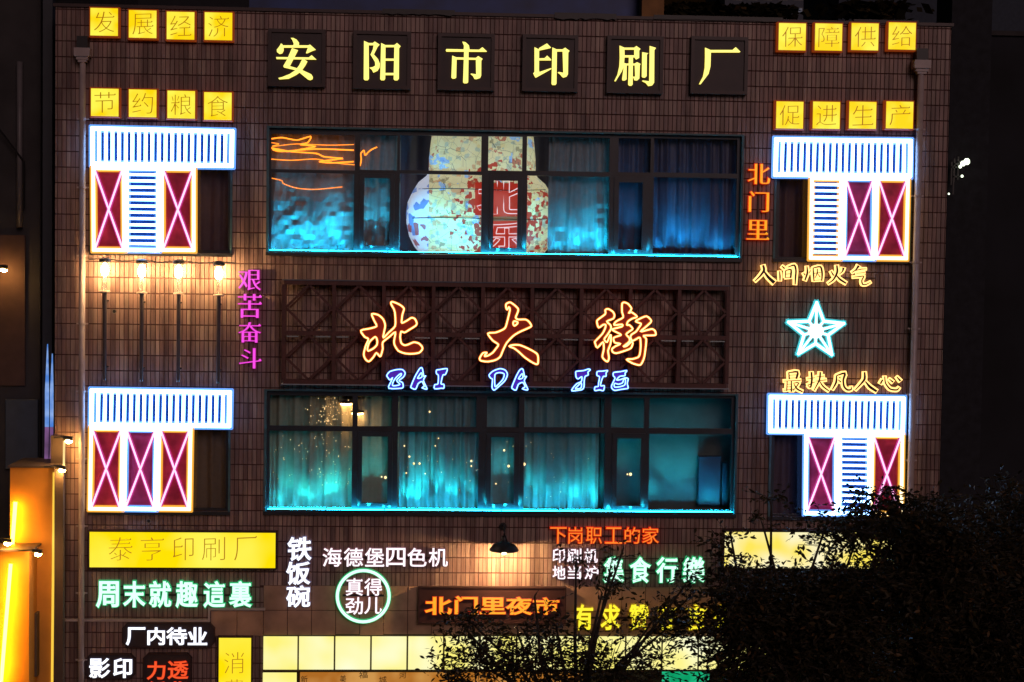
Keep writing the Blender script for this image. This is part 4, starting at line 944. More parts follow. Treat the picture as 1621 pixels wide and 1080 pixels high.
def sign(name, label, chars, Y, style, mf, mb, backk=.03, th=.03, group=None, shear=0, rail=True):
    xs = [r[0] for _, r in chars]+[r[2] for _, r in chars]; ys = [r[1] for _, r in chars]+[r[3] for _, r in chars]
    c = W(sum(xs)/len(xs), max(ys), Y); T = thing(name, label, 'sign', (c.x, Y, c.z), group)
    for ch, r in chars: letter(ch, r, Y, style, mf, T, mb, th, backk, shear=shear)
    if rail:
        vert = max(ys)-min(ys) > max(xs)-min(xs)
        m = MB()
        if vert:
            x = (min(xs)+max(xs))/2; a, b_ = W(x, min(ys)+3, 0), W(x, max(ys)-3, 0); m.box(a.x-.012, Y+.05, b_.z, a.x+.012, -.004, a.z)
        else:
            y = (min(ys)+max(ys))/2; a, b_ = W(min(xs)+3, y, 0), W(max(xs)-3, y, 0); m.box(a.x, Y+.05, a.z-.012, b_.x, -.004, a.z+.012)
        m.build('mounting_rail', M_boardrim, T)
    return T
sign('magenta_sign', 'magenta vertical lettering 艰苦奋斗 beside the four globe lamps', [('艰', (377, 427, 413, 460)), ('苦', (377, 465, 413, 504)), ('奋', (377, 510, 413, 543)), ('斗', (379, 551, 413, 584))], -.08, 'song', E_m, E_mb, .012)
sign('orange_sign', 'orange vertical lettering 北门里 right of the upper cyan window', [('北', (1185, 259, 1219, 292)), ('门', (1186, 303, 1217, 336)), ('里', (1183, 348, 1217, 380))], -.08, 'song', E_oy, E_ob, .022)
sign('green_sign', 'mint green lettering 周末就趣這裏 below the long yellow sign', [(c, (x0, 921, x1, 961)) for c, x0, x1 in (('周', 153, 187), ('末', 196, 229), ('就', 237, 270), ('趣', 279, 312), ('這', 323, 355), ('裏', 364, 397))], -.08, 'bold', E_g, E_gb, .03)
sign('white_sign', 'large white vertical lettering 铁饭碗 right of the long yellow sign', [('铁', (456, 851, 492, 887)), ('饭', (454, 890, 490, 925)), ('碗', (454, 928, 490, 961))], -.08, 'bold', E_w, E_wb, .02, shear=.04)
sign('white_sign', 'white lettering 海德堡四色机 above the green ring', [(c, (511+i*33.6, 868, 511+i*33.6+29.5, 897)) for i, c in enumerate('海德堡四色机')], -.08, 'semi', E_wp, E_wpb, .016)
sign('red_sign', 'thin red orange lettering 下岗职工的家 right of the barn lamp', [(c, (x0, 835, x1, 861)) for c, x0, x1 in (('下', 871, 897), ('岗', 900, 922), ('职', 928, 953), ('工', 958, 985), ('的', 989, 1013), ('家', 1017, 1043))], -.08, 'neon', E_o, E_ob, .028)
sign('white_sign', 'two short rows of small white lettering beginning 印刷机, partly behind leaves', [(c, (x0, 869, x1, 891)) for c, x0, x1 in (('印', 875, 894), ('刷', 898, 920), ('机', 925, 946))]+[(c, (x0, 896, x1, 917)) for c, x0, x1 in (('地', 875, 895), ('当', 899, 920), ('炉', 926, 947))], -.08, 'semi', E_wp, E_wpb, .02, rail=False)
sign('green_sign', 'mint green lettering 集食行樂 among the tree leaves', [(c, (x0, 883, x1, 922)) for c, x0, x1 in (('集', 957, 987), ('食', 998, 1029), ('行', 1040, 1072), ('樂', 1082, 1115))], -.08, 'bold', E_g, E_gb, .03)
sign('yellow_sign', 'yellow lettering beginning 有, mostly hidden by the trees', [(c, (x0, 958, x1, 997)) for c, x0, x1 in (('有', 910, 938), ('求', 952, 981), ('赞', 997, 1026), ('在', 1042, 1072), ('言', 1088, 1118), ('家', 1130, 1160))], -.08, 'bold', E_y, E_yb, .02)
# green ring sign
c0 = W(575, 944, -.1); T = thing('ring_sign', 'round mint green neon ring sign with white characters 真得劲儿 inside', 'ring sign', (c0.x, -.1, c0.z-.4))
m = MB(); R_ = 41*(W(600, 944, -.1).x-W(575, 944, -.1).x)/25; pts = [(c0.x+cos(2*pi*i/48)*R_, -.1, c0.z+sin(2*pi*i/48)*R_) for i in range(48)]
m.tube(pts, .022, 8, True, 0); m.ribbon([Vector(p)+Vector((0, .015, 0)) for p in pts], .066, .03, True, 1); m.build('ring', [E_g, E_gb], T)  # green ribbon behind the ring stands in for its halo
for ch, r in (('真', (548, 916, 574, 943)), ('得', (577, 916, 604, 943)), ('劲', (547, 946, 574, 973)), ('儿', (577, 946, 604, 972))): letter(ch, r, -.08, 'semi', E_wp, T, E_wpb, backk=.016)
m = MB()
for k in (0, 1, 2, 3): a = c0.x+cos(pi/4+k*pi/2)*R_; b_ = c0.z+sin(pi/4+k*pi/2)*R_; m.bar((a, -.07, b_), (a, 0, b_), .015, .015, ref=Vector((0, 0, 1)))
m.box(c0.x-.3, -.045, c0.z-.01, c0.x+.3, -.004, c0.z+.01)
m.build('bracket', M_black, T)

# ------------------------------------------------------------------ board signs
E_ys = emi('long_lightbox', (1.0, .76, .0), 1.0, (1.0, .92, .10), 1.2, base=(.1, .07, 0))
def board(name, label, rc, chars, mboard, style, mf, mb, backk=.03, depth=.1, rim=.02, th=.02, frame=M_boardrim, cat='sign', shear=0, rounded=0, group=None):
    r = WR(*rc, -depth); T = thing(name, label, cat, ((r[0]+r[2])/2, 0, r[1]), group)
    x0, z0, x1, z1 = r
    if rounded:
        q_ = rounded; lp = [(x0+q_, z0), (x1-q_, z0), (x1, z0+q_), (x1, z1-q_), (x1-q_, z1), (x0+q_, z1), (x0, z1-q_), (x0, z0+q_)]
        m = MB(); m.poly([lp], -depth+.012, depth-.012); m.build('board', mboard, T)
        e = .018; lo = [(x0+q_, z0-e), (x1-q_, z0-e), (x1+e, z0+q_), (x1+e, z1-q_), (x1-q_, z1+e), (x0+q_, z1+e), (x0-e, z1-q_), (x0-e, z0+q_)]
        m = MB(); m.poly([lo, lp[::-1]], -depth, depth); m.build('frame', frame, T)
    else:
        m = MB(); m.box(x0, -depth+.012, z0, x1, -.01, z1); m.build('board', mboard, T)
        m = MB(); cutwall(m, x0-rim, z0-rim, x1+rim, z1+rim, [r], -depth, 0); m.build('frame', frame, T)
    for ch, q_ in chars: letter(ch, q_, -depth-.014, style, mf, T, mb, th, backk, shear=shear)
    return T
E_brn = emi('ochre_lettering', (.42, .17, .005), 1.0)
board('yellow_light_box', 'long yellow light box with thin characters 泰亨印刷厂 at the lower left', (141.5, 843, 436, 899), [(c, (x0, 850, x1, 888)) for c, x0, x1 in (('泰', 171, 210), ('亨', 222, 259), ('印', 273, 307), ('刷', 319, 357), ('厂', 370, 406))], E_ys, 'thin', E_brn, None, th=.003, cat='light box', depth=.12, shear=.04)
board('yellow_light_box', 'yellow light box at the right, mostly behind dark foliage', (1147, 843, 1436, 900), [], emi('right_lightbox', (1.0, .80, .10), 1.0, (1.0, .93, .62), 2.0), 'thin', E_brn, None, cat='light box', depth=.12)
T = board('night_market_sign', 'maroon board with glowing orange characters 北门里夜市', (664, 932, 894, 986), [('北', (674, 946, 714, 973)), ('门', (721, 945, 755, 972)), ('里', (761, 947, 799, 972)), ('夜', (802, 946, 841, 973)), ('市', (845, 947, 884, 973))], mat('maroon_panel', (.05, .02, .02), .4), 'bold', E_o2, E_ob, .026, th=.012)
board('white_board_sign', 'maroon board with white characters 厂内待业 at the lower left', (195, 988, 338, 1024), [(c, (x0, 994, x1, 1021)) for c, x0, x1 in (('厂', 200, 229), ('内', 234, 260), ('待', 264, 295), ('业', 298, 327))], M_board, 'bold', E_w, E_wb, .012, rounded=.06, th=.012, group='white on maroon boards at the lower left')
board('white_board_sign', 'small maroon board with bold white characters 影印 beside the left drainpipe', (136, 1038, 212, 1074), [('影', (142, 1043, 173, 1073)), ('印', (180, 1043, 208, 1073))], M_board, 'bold', E_w, E_wb, .012, rounded=.06, th=.012, group='white on maroon boards at the lower left')
board('red_board_sign', 'maroon board with red characters 力透 over 纸背 at the bottom edge', (228, 1037, 301, 1116), [('力', (233, 1048, 261, 1076)), ('透', (266, 1047, 297, 1075)), ('纸', (233, 1080, 262, 1108)), ('背', (266, 1080, 297, 1108))], M_board, 'semi', emi('scarlet_letter', (1.0, .10, .02), .95), E_ob, .015, th=.012, rounded=.05)
board('yellow_light_box', 'upright yellow light box with thin characters 消费 at the bottom edge', (346, 1010, 397, 1150), [('消', (354, 1032, 387, 1067)), ('费', (354, 1075, 387, 1110))], E_ys, 'thin', E_brn, None, th=.003, cat='light box', depth=.12, shear=.04)

# shop front: lit cream panels over a glowing screen
E_cr = emi('cream_lightbox', (1.0, .90, .20), 1.0, (1.0, 1.0, .66), 1.3)
T = thing('lit_fascia', 'row of glowing cream square panels over the shop front', 'fascia', (SHOP[0], 0, W(600, 1062).z))
fr = MB()
for i in range(14):
    r = WR(417+57.6*i-(1.2 if i else 0), 1008, 417+57.6*i+53.5, 1060, -.02)
    m = MB(); m.bevbox(r[0], -.03, r[1], r[2], .03, r[3], .006); m.build('lit_panel', E_cr, T)
a = WR(413, 1005, 417+57.6*14+2, 1063.5, -.02); m = MB(); m.box(a[0], .0, a[1], a[2], .12, a[3]); m.build('frame', mat('olive_frame', (.06, .045, .02), .5), T)
T2 = thing('glowing_screen', 'amber lit screen with faint brush characters under the cream fascia', 'screen', (W(550, 1150).x, .05, .5))
r = WR(416, 1065, 469, 1200, .02); m = MB(); m.box(r[0], -.02, r[1], r[2], .03, r[3]); m.build('side_panel', E_cr, T2)
r = WR(474, 1065, 930, 1330, .1); m = MB(); m.box(r[0], .08, .3, r[2], .12, r[3]); m.build('screen_panel', emi('amber_screen', (.42, .14, .012), 1.0, (.62, .30, .07), 3.0), T2)
for ch, q_ in (('新', (476, 1070, 487, 1081)), ('美', (538, 1069, 548, 1081)), ('福', (568, 1064, 582, 1074)), ('城', (600, 1071, 612, 1081)), ('河', (632, 1065, 643, 1074))):
    letter(ch, q_, .07, 'plain', mat('ink', (.06, .04, .02), .7), T2, th=.004, shear=.1)
r = WR(1046, 1030, 1120, 1300, .1); m = MB(); m.box(r[0], .05, .5, r[2], .1, r[3])
m.build('green_lit_panel', emi('green_panel', (.0, .42, .16), .8, (.02, .75, .35), 4), None, label='green lit shop panel glimpsed low behind the trees', category='lit panel')
r = WR(1060, 1012, 1125, 1030, .1); m = MB(); m.box(r[0], .02, r[1], r[2], .1, r[3])
m.build('grey_fascia', emi('dim_grey_panel', (.12, .13, .07), .8), None, label='dim grey lit strip above the green shop panel, behind leaves', category='fascia')

# ------------------------------------------------------------------ drainpipes
def pipe(px_top, py_top, px_bot, label, w_):
    a = W(px_top, py_top+14, -.12); b_ = Vector((a.x, a.y, 0.0)); r_ = w_/108/2
    T = thing('drainpipe', label, 'drainpipe', (a.x, -.12, 0), 'white drainpipes with hopper heads')
    m = MB(); m.tube([b_, Vector((a.x, a.y, a.z*.5)), a], r_, 14); m.build('pipe', M_pipe, T, smooth=True)
    m = MB(); m.lathe((a.x, -.12, a.z-.02), [(r_*1.05, -.06), (r_*2.0, .02), (r_*2.6, .06), (r_*2.6, .14)], 4); 
    m = MB(); h = r_*2.5; m.box(a.x-h, -.12-h*.8, a.z, a.x+h, -.12+h*.8, a.z+.12); m.box(a.x-h*.75, -.12-h*.6, a.z-.045, a.x+h*.75, -.12+h*.6, a.z); m.box(a.x-h*.55, -.12-h*.5, a.z-.08, a.x+h*.55, -.12+h*.5, a.z-.045); m.build('hopper', M_pipe, T)
    m = MB(); m.box(a.x-h*.7, -.12-h*.5, a.z+.12, a.x+h*.7, 0, a.z+.29); m.build('outlet_box', M_black, T)
    for k in range(9):
        z = a.z-.9-k*.98
        if z < .3: break
        m = MB(); m.lathe((a.x, -.12, z), [(r_*1.18, 0), (r_*1.18, .03)], 14); m.bar((a.x-r_*1.9, -.10, z+.015), (a.x+r_*1.9, -.10, z+.015), .022, .012); m.box(a.x-.012, -.1, z, a.x+.012, 0, z+.025); m.build('pipe_clip', M_pipe, T)
pipe(131, 76, 122, 'white drainpipe with hopper head down the left side of the facade', 9.5)
pipe(1458, 95, 1440, 'white drainpipe with hopper head down the right side of the facade', 10.5)

# ------------------------------------------------------------------ four globe lamps
E_bulb = emi('lamp_bulb', (1.0, .60, .24), 170); M_dglass, t_, b_2 = nodes_of('clear_tube_glass')
tr2 = t_.nodes.new('ShaderNodeBsdfTransparent'); gl2 = t_.nodes.new('ShaderNodeBsdfDiffuse'); gl2.inputs[0].default_value = (.8, .75, .7, 1); mx2 = t_.nodes.new('ShaderNodeMixShader'); mx2.inputs[0].default_value = .22
t_.links.new(tr2.outputs[0], mx2.inputs[1]); t_.links.new(gl2.outputs[0], mx2.inputs[2]); t_.links.new(mx2.outputs[0], t_.nodes['Material Output'].inputs[0])
lampx = [(166, 408, 'leftmost of the four'), (224.5, 410, 'second from the left of the four'), (283, 411, 'third from the left of the four'), (346.5, 413.5, 'rightmost of the four')]
for x, y, lb in lampx:
    Y = -.27; p = W(x, y, Y); T = thing('post_lamp', '%s glowing lamps on thin wall posts' % lb, 'wall lamp', (p.x, Y, W(x, y+194, Y).z), 'four glowing post lamps on the wall')
    z = lambda d: W(x, y+d, Y).z
    m = MB(); m.lathe((p.x, Y, 0), [(.075, z(7.5)), (.088, z(6)), (.08, z(2)), (.035, z(0))], 16); m.build('cap', M_black, T)
    m = MB(); zc = z(19); m.lathe((p.x, Y, zc), [(.012, -.09), (.04, -.075), (.052, -.03), (.05, .03), (.03, .075), (.02, .09)], 14); m.build('bulb', E_bulb, T, smooth=True)
    m = MB(); m.lathe((p.x, Y, 0), [(.03, z(52)), (.028, z(44)), (.026, z(30))], 12); m.build('glass_stem', M_dglass, T, smooth=True)
    m = MB(); m.lathe((p.x, Y, 0), [(.074, z(55)), (.078, z(54)), (.078, z(53)), (.06, z(52.3))], 18); m.build('collar', mat('pale_collar', (.55, .45, .35), .4), T)
    m = MB(); m.lathe((p.x, Y, 0), [(.022, z(194)), (.024, z(190)), (.03, z(56)), (.03, z(55.3))], 12); m.build('post', M_post, T, smooth=True)
    m = MB()
    for d in (70, 175): m.box(p.x-.01, Y+.02, z(d), p.x+.01, 0, z(d)+.02)
    m.box(p.x-.008, Y, z(4.5), p.x+.008, 0, z(3)); m.build('bracket', M_black, T)
pts = [W(a, b, -.02) for a, b in crom([(140, 411), (166, 410), (195, 414), (224, 412), (255, 416), (283, 413), (315, 417), (346, 415), (372, 417)], 4, False)]
m = MB(); m.tube(pts, .006, 4); m.build('cable', M_black, None, label='black cable looping along the wall behind the four lamp caps', category='cable')

# ------------------------------------------------------------------ barn lamp
Y = -.42; p = W(798, 862, Y); T = thing('barn_lamp', 'black barn lamp on a bent arm above the board 北门里夜市', 'wall lamp', (p.x, Y, W(798, 878, Y).z))
z = lambda d: W(798, d, Y).z
m = MB(); m.lathe((p.x, Y, 0), [(.215, z(872)), (.21, z(869)), (.15, z(862)), (.06, z(858)), (.035, z(852)), (.03, z(848))], 24); m.build('shade', M_black, T, smooth=True)
m = MB(); m.tube([Vector((p.x, Y, z(849))), Vector((p.x, Y, z(842))), Vector((p.x, Y+.06, z(837))), Vector((p.x, -.1, z(836))), Vector((p.x, 0, z(838)))], .013, 8); m.build('arm', M_black, T, smooth=True)
m = MB(); m.tube([Vector((p.x, -.04, z(840))), Vector((p.x, 0, z(840)))], .055, 14); m.build('wall_plate', M_black, T)
m = MB(); m.lathe((p.x, Y, z(876.5)), [(.02, 0), (.05, .02), (.05, .05), (.02, .07)], 12); m.build('bulb', emi('barn_bulb', (1.0, .60, .26), 1700), T)

# ------------------------------------------------------------------ surveillance-free left neighbour: dark block, lit wing and arm lamps
xN = W(64, 400, 1.2).x
T = thing('dark_neighbour', 'dark unlit neighbouring block along the left edge', 'building', (xN-4, 6, 0))
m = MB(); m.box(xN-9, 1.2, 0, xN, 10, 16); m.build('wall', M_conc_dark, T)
r = WR(10, 632, 62, 742, 1.18); m = MB(); m.bevbox(r[0], 1.1, r[1], r[2], 1.2, r[3], .01); m.build('cladding_panel', mat('slate_panel', (.04, .055, .075), .6), T)
r = WR(-60, 372, 40, 610, 1.18); m = MB(); m.box(r[0], 1.15, r[1], r[2], 1.2, r[3]); m.build('cladding_panel', mat('rust_panel', (.07, .035, .025), .8), T)
p = W(31, 360, 1.1); q_ = W(31, 98, 1.1); m = MB(); m.tube([Vector((p.x, 1.1, p.z)), Vector((p.x, 1.1, q_.z))], .045, 10); m.build('vent_pipe', mat('grey_pipe', (.12, .11, .115), .5), T, smooth=True)
m = MB(); m.tube([W(-5, 200, 1.05), W(12, 222, 1.05), W(38, 256, 1.05), W(38, 330, 1.1)], .015, 5); m.build('cable', M_black, T)
# shade of the recess between the buildings, built as a near-black box
m = MB(); a = W(76, 400, .8); m.box(a.x-.07, .75, 0, a.x+.07, .95, 14); m.build('gap_shade', mat('blue_black', (.02, .025, .035), .5), None, label='dark upright box for the shade in the gap left of the tiled facade', category='shade strip')
for k, (x0, x1, lb) in enumerate(((71, 77, 'left of the two slim blue neon reflections beside the facade, built as glowing strips'), (79, 84, 'right of the two slim blue neon reflections beside the facade, built as glowing strips'))):
    m = MB(); a, b_, c_ = W(x0, 676, .5), W(x1, 676, .5), W((x0+x1)/2+1, 545 if k == 0 else 560, .5); d_ = W((x0+x1)/2, 619, .5)
    m.poly([[(a.x, a.z), (b_.x, b_.z), (b_.x, d_.z), (c_.x+.004, c_.z), (c_.x-.004, c_.z), (a.x, d_.z)]], .5, .03)  # neon mirrored in glass, built as emitting strips
    a2 = W(x0-1, 735, .5); m.poly([[(a2.x, a2.z), (b_.x-.01, a2.z), (b_.x, a.z-.004), (a.x, a.z-.004)]], .5, .03, 1)
    m.build('reflection_strip', [emi('blue_reflection', (.08, .26, .8), .8, (.35, .55, 1.0), 6), emi('violet_reflection', (.28, .12, .34), .7, (.12, .06, .14), 5)], None, label=lb, category='light strip', group='slim blue neon reflections in the gap')
# ochre wing with stepped fins and light lines
M_och = mat('ochre_render', (.55, .23, .03), .8, var=.12, scale=3, bump=.15)
E_line = emi('amber_line', (1.0, .62, .06), 1.0)
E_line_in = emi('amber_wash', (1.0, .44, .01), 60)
M_fin = mat('brown_fin', (.10, .065, .045), .7)
T = thing('ochre_wing', 'ochre rendered wing with stepped fins and amber light lines at the lower left', 'building', (W(45, 1080, -.3).x, -.3, 0))
Yw = -.30
r = WR(16, 740, 85, 900, Yw); m = MB(); m.box(r[0]-.0, Yw, 0, r[2], .6, r[3]); m.build('wall', M_och, T)
m = MB(); m.box(r[0]-.02, Yw-.06, r[3], r[2]+.12, .6, r[3]+.03); m.build('coping', M_fin, T)
# second, lower step in front at left
r2 = WR(-30, 872, 46, 1000, Yw-.5); m = MB(); m.box(r2[0]-1, Yw-.5, 0, r2[2], Yw-.002, r2[3]); m.build('lower_wall', M_och, T)
m = MB(); m.box(r2[0]-1, Yw-.56, r2[3], r2[2]+.06, Yw-.003, r2[3]+.03); m.build('coping', M_fin, T)
# brown uprights between the wing and the facade
for x0, x1, yt, Yq, nm in ((86, 100, 742, Yw-.12, 'fin'), (80, 100, 690, -.05, 'rear_fin')):
    r = WR(x0, yt, x1, 1000, Yq); m = MB(); m.box(r[0], Yq, 0, r[2], Yq+.12 if nm == 'fin' else .55, r[3]); m.build(nm, M_fin, T)
def line(x0, y0, x1, y1, Y, w_, nm='light_line', m_=E_line):
    a, b_ = W(x0, y0, Y), W(x1, y1, Y); q = MB(); q.bar((a.x, Y, a.z), (b_.x, Y, b_.z), w_/108, .02); return q.build(nm, m_, T)
line(85.5, 748, 82, 1130, Yw-.02, 3.4); line(101.5, 698, 97, 1130, Yw-.02, 3.0, m_=emi('amber_line_pale', (1.0, .72, .30), .9))
line(48, 880, 46, 1130, Yw-.06, 3.4); 
# washes: light lines running up the left edges of each step
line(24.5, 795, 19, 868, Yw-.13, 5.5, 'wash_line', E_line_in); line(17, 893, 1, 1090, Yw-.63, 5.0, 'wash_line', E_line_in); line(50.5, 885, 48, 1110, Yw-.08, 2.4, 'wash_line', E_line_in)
r = WR(54, 968, 62, 1068, Yw-.02); m = MB(); m.bevbox(r[0], Yw-.16, r[1], r[2], Yw, r[3], .01); m.build('cable_box', M_fin, T)
def armlamp(x, y, xa, Y, label):
    p = W(x, y, Y); a = W(xa, y-4, Y); L = thing('arm_lamp', label, 'wall lamp', (p.x, Y, p.z), 'small amber arm lamps on the ochre wing')
    m = MB(); m.tube([Vector((a.x, Y+.1, a.z)), Vector((a.x, Y, a.z+.01)), Vector((p.x-.05, Y, p.z+.06)), Vector((p.x, Y, p.z+.05))], .012, 6); m.build('arm', M_black, L)
    m = MB(); m.tube([Vector((p.x-.07, Y, p.z+.05)), Vector((p.x+.06, Y, p.z+.02))], .04, 10, radii=[.025, .045]); m.build('head', M_black, L)
    m = MB(); m.lathe((p.x+.01, Y, p.z-.035), [(.015, 0), (.045, .015), (.05, .035), (.03, .05)], 12); m.build('bulb', emi('arm_bulb', (1.0, .52, .14), 210), L)
armlamp(108, 698, 86, -.25, 'highest amber arm lamp, above the brown fin beside the facade')
armlamp(97, 744, 70, -.5, 'amber arm lamp at the top corner of the ochre wing')
armlamp(59, 877, 30, -.95, 'amber arm lamp over the lower step of the ochre wing')
armlamp(11, 860, -10, -.9, 'amber arm lamp farthest left, at the edge of the frame')
armlamp(5, 427, -12, .9, 'lone orange lamp high on the dark neighbouring block')

# ------------------------------------------------------------------ behind: roofs, distant blocks, dark right side
def far_building(name, label, px0, px1, py, Y, m_, wins=None, roof=None):
    a, b_ = W(px0, py, Y), W(px1, py, Y); T = thing(name, label, 'building', ((a.x+b_.x)/2, Y+3, 0))
    m = MB(); m.box(a.x, Y, 0, b_.x, Y+8, a.z); m.build('wall', m_, T)
    m = MB(); m.box(a.x-.1, Y-.1, a.z, b_.x+.1, Y+8.1, a.z+.15); m.build('roof', roof or M_conc_dark, T)
    if wins:
        for (x, y, w_, h, mw) in wins:
            r = WR(x, y, x+w_, y+h, Y-.02); q = MB(); q.box(r[0], Y-.02, r[1], r[2], Y+.1, r[3]); f = q.build('window', M_dark, T)
            q = MB(); q.box(r[0]+.06, Y-.04, r[1]+.06, r[2]-.06, Y-.021, r[3]-.06); q.build('pane', mw, f)
    return T
M_navy = mat('navy_sheet_roof', (.010, .035, .16), .5, var=.4, scale=1.5)
M_grey = mat('grey_tower', (.075, .085, .11), .9, var=.15, scale=.3)
M_wdim = mat('dim_glass', (.02, .03, .045), .3); E_wor = emi('orange_window', (.22, .06, .012), 1.0); E_wdim = emi('dim_window', (.03, .04, .06), 1.0)
far_building('blue_roofed_shed', 'dark blue sheeted roof structure rising behind the parapet', 395, 1036, -60, 14, M_navy)
m = MB(); a = W(1036, 25, 13.5); m.box(a.x-.3, 13.4, 0, a.x+.2, 13.9, a.z+1.6); m.build('boundary_pillar', mat('ochre_pillar', (.25, .12, .04), .8), None, label='ochre pillar at the right end of the blue sheeted roof', category='pillar')
far_building('grey_tower_block', 'pale grey apartment block far behind the right end of the parapet', 1150, 1330, -120, 90, M_grey,
             [(1160+i*24, -8+j*20, 15, 9, E_wdim) for i in range(7) for j in range(2)])
far_building('slate_block', 'slate blue block standing behind the right corner of the facade', 1330, 1800, -90, 60, mat('slate_block_wall', (.035, .045, .065), .9), None)
far_building('black_block', 'near black building in shadow to the right of the facade', 1503, 1900, 55, 30, mat('black_block_wall', (.009, .010, .014), .9, var=.5, scale=.4),
             [(1501, 655, 22, 22, E_wor)])
far_building('left_far_block', 'dark block behind the roof at the top left', -300, 396, -60, 20, mat('left_far_wall', (.012, .012, .016), .9))
m = MB(); a = W(1506, 60, 8); b_ = W(1530, 640, 8); m.box(a.x, 8, 0, b_.x+.3, 9, 17.2); m.build('stair_tower', mat('stair_wall', (.012, .013, .018), .9, var=.4), None, label='narrow dark stair tower close behind the right corner of the facade', category='building')
for x, y, r_, lb in ((1520, 264, .03, 'small lower left floodlight of the pale cluster on the dark tower'), (1524.5, 259, .05, 'broad middle floodlight of the pale cluster on the dark tower'), (1530.5, 256, .06, 'brightest upper right floodlight of the pale cluster on the dark tower'), (1523, 279, .025, 'faint lamp just below the pale floodlight cluster'), (1502, 307, .018, 'faintest low lamp beside the right edge of the facade')):
    p = W(x, y, 7.6); m = MB(); m.lathe((p.x, p.y, p.z-r_), [(r_*.5, 0), (r_, r_*.6), (r_, r_*1.4), (r_*.5, r_*2)], 8)
    m.box(p.x-r_*.4, p.y, p.z-r_*.3, p.x+r_*.4, p.y+.4, p.z+r_*.3, 1); m.box(p.x-.15, p.y+.1, p.z-.35, p.x-.12, p.y+.13, p.z+.1, 1); m.box(p.x-.15, p.y+.1, p.z-.02, p.x, p.y+.13, p.z+.01, 1)
    m.build('floodlight', [emi('floodlight', (.9, 1.0, .75), 2.5), M_black], None, label=lb, category='floodlight', group='floodlights on the dark tower')
def bushrow(cx, py, Y, n, label):
    q = MB(); rnd = random.Random(int(cx))
    for i in range(n):
        p = W(cx+rnd.gauss(0, 26), py+abs(rnd.gauss(0, 9)), Y); s_ = rnd.uniform(.1, .22); a = rnd.uniform(0, 3.14); b2 = rnd.uniform(-.8, .8)
        d1 = Vector((cos(a), sin(a), b2))*s_; d2 = Vector((-sin(a), cos(a), rnd.uniform(-1, 1)))*s_*.6; c = Vector((p.x, Y+rnd.uniform(-.5, .5), p.z))
        q.add([c-d1, c-d2, c+d1, c+d2], [(0, 1, 2, 3)])
    p = W(cx, py, Y); q2 = MB()
    t = thing('rooftop_tree', label, 'tree', (p.x, Y, 0)); q.build('crown', M_leaf, t, kind='stuff')
    q2.tube([Vector((p.x, Y, 0)), Vector((p.x+.1, Y, p.z*.6)), Vector((p.x, Y, p.z))], .15, 6, radii=[.16, .1, .04]); q2.build('trunk', M_bark, t)
def leafmat():
    m, t, b = nodes_of('leaf'); g_ = t.nodes.new('ShaderNodeNewGeometry')
    r = t.nodes.new('ShaderNodeValToRGB'); r.color_ramp.elements[0].color = (.013, .012, .006, 1); r.color_ramp.elements[1].color = (.034, .026, .010, 1)
    e_ = r.color_ramp.elements; k_ = e_.new(.90); k_.color = (.034, .026, .010, 1); e_[2].color = (.10, .052, .018, 1)  # warm glints of lamp light painted into the brightest leaves
    t.links.new(g_.outputs['Random Per Island'], r.inputs['Fac']); t.links.new(r.outputs[0], b.inputs['Base Color']); b.inputs['Roughness'].default_value = .55
    b.inputs['Specular IOR Level'].default_value = .2
    return m
M_leaf = leafmat(); M_bark = mat('bark', (.035, .025, .018), .9, var=.4, scale=12, bump=.5)
bushrow(1110, 12, 18, 900, 'small dark tree behind the parapet right of the blue roof'); bushrow(1200, 14, 18, 700, 'small dark tree behind the parapet before the grey block'); bushrow(1376, 8, 18, 600, 'small dark tree behind the parapet at the right')

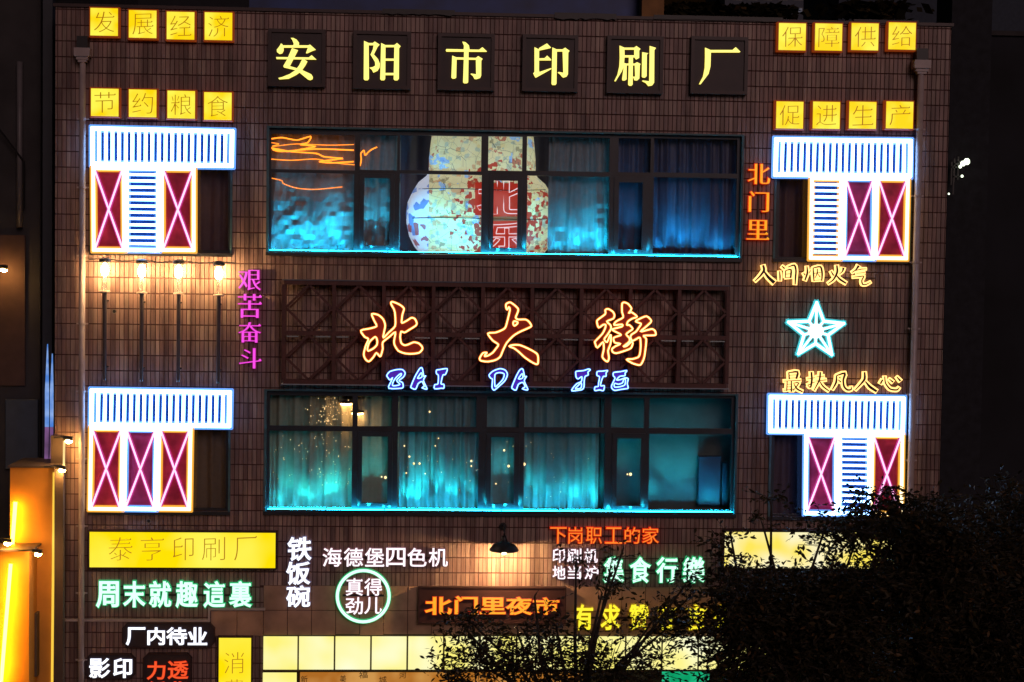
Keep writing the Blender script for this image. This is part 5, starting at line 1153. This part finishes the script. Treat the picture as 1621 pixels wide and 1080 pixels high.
# ------------------------------------------------------------------ street trees in front
LEAF = [(-.5, 0, 0), (-.22, 0, .17), (.1, 0, .2), (.5, 0, 0), (.1, 0, -.2), (-.22, 0, -.17)]
def tree(label, trunk_px, Y, blobs, seed, leaf=.085):
    rnd = random.Random(seed)
    base = Vector((W(trunk_px, 1080, Y).x, Y, 0)); T = thing('street_tree', label, 'tree', base, 'street trees in front of the facade')
    cr = MB(); wd = MB(); V_, F_ = cr.v, cr.f
    top = Vector((base.x+.1, Y, max(1.5, min(W(b[0], b[1]+b[3], Y).z for b in blobs)-.6)))
    wd.tube([base, base.lerp(top, .5)+Vector((.06, .05, 0)), top], .1, 10, radii=[.15, .12, .09])
    for bx, by, rx, ry, dens in blobs:
        c = W(bx, by, Y); k = (W(bx+10, by, Y)-W(bx, by, Y)).length/10; RX, RZ = rx*k, ry*k; RYd = max(.35, RX*.75)
        c = Vector((c.x, Y+rnd.uniform(-.3, .3), c.z))
        mid = top.lerp(c, .5)+Vector((rnd.uniform(-.2, .2), rnd.uniform(-.2, .2), .1))
        wd.tube([top, mid, c, c+Vector((rnd.uniform(-.3, .3)*RX, 0, RZ*.7))], .04, 6, radii=[.035, .022, .012, .004])
        area_px = pi*rx*ry; ntw = int(area_px*dens/34); cl = []
        def inside():
            while True:
                u, v, w3 = rnd.uniform(-1, 1), rnd.uniform(-1, 1), rnd.uniform(-1, 1)
                if u*u+v*v+w3*w3 < 1: break
            rag = 1+.18*sin(u*9+v*7+bx)
            return c+Vector((u*RX*rag, w3*RYd, v*RZ*rag))
        cl = [inside() for _ in range(max(2, int(area_px*min(1, dens)/170)))]
        for _ in range(ntw):
            if rnd.random() < (.9 if dens < 1.3 else .55): s_ = rnd.choice(cl)+Vector((rnd.gauss(0, .085), rnd.gauss(0, .1), rnd.gauss(0, .06)))
            else: s_ = inside()
            d = Vector((rnd.gauss(0, 1), rnd.gauss(0, .8), rnd.gauss(.1, .55)))
            d = d.normalized(); ln = rnd.uniform(.14, .34)
            e_ = s_+d*ln+Vector((0, 0, -.05))
            if rnd.random() < .35:
                back = s_.lerp(c, .35); wd.tube([back, s_, e_], .004, 3, radii=[.007, .005, .002])
            nl = rnd.randint(4, 7)
            for i in range(nl):
                p = s_.lerp(e_, (i+.5)/nl)
                side = 1 if i % 2 else -1
                ax = (d+Vector((rnd.gauss(0, .5), rnd.gauss(0, .5), rnd.gauss(-.25, .4)))+d.cross(Vector((0, 0, 1)))*side*.9).normalized()
                nrm = Vector((rnd.gauss(0, .6), rnd.gauss(0, .6), rnd.gauss(.6, .5))); bi = ax.cross(nrm)
                if bi.length < .05: continue
                bi.normalize(); L_ = leaf*rnd.uniform(.55, 1.25); q0 = p+ax*L_*.5
                k0 = len(V_); nn = ax.cross(bi)
                for lx, _, lz in LEAF: V_.append(tuple(q0+ax*(lx*L_)+bi*(lz*L_)+nn*(-abs(lz)*.25*L_)))
                F_.append((k0, k0+1, k0+2, k0+3)); F_.append((k0, k0+3, k0+4, k0+5))
    cr.m = [0]*len(F_)
    cr.build('crown', M_leaf, T, kind='stuff'); wd.build('trunk', M_bark, T, smooth=True)
tree('sparse dark tree reaching up among the green and yellow lettering', 905, -4.2,
     [(760, 1052, 75, 44, .8), (860, 1050, 90, 46, .85), (960, 1052, 95, 50, .85), (820, 1006, 50, 22, .35), (742, 982, 40, 13, .9), (735, 993, 50, 12, .5), (880, 990, 60, 22, .5), (962, 902, 26, 28, .5), (950, 934, 30, 10, .3), (1030, 980, 60, 26, .25), (990, 872, 14, 14, .2), (1090, 958, 50, 24, .5), (1060, 1004, 60, 34, .7), (845, 940, 36, 14, .0), (915, 900, 26, 22, .3), (1085, 925, 40, 12, .3)], 11, .075)
tree('dense dark tree covering the lower right corner of the facade', 1250, -5.2,
     [(1425, 828, 95, 36, 1.4), (1430, 792, 70, 20, .8), (1300, 824, 70, 20, .6), (1345, 912, 80, 34, .7), (1250, 950, 120, 40, 2.2), (1180, 905, 45, 34, .3), (1145, 895, 26, 40, .35), (1165, 965, 60, 60, 1.1), (1195, 1040, 90, 60, 1.5), (1300, 1000, 120, 90, 2.8), (1470, 905, 90, 80, 2.4), (1222, 800, 26, 16, .35), (1205, 830, 30, 14, .3), (1160, 850, 26, 20, .3), (1350, 862, 100, 26, .4)], 12, .08)
tree('dark tree filling the right edge of the frame, farthest right of the street trees', 1520, -3.4,
     [(1500, 880, 90, 90, 1.5), (1560, 960, 110, 110, 1.9), (1440, 1010, 110, 90, 2.0), (1600, 840, 60, 90, .9), (1530, 1060, 130, 60, 2.0)], 13, .085)
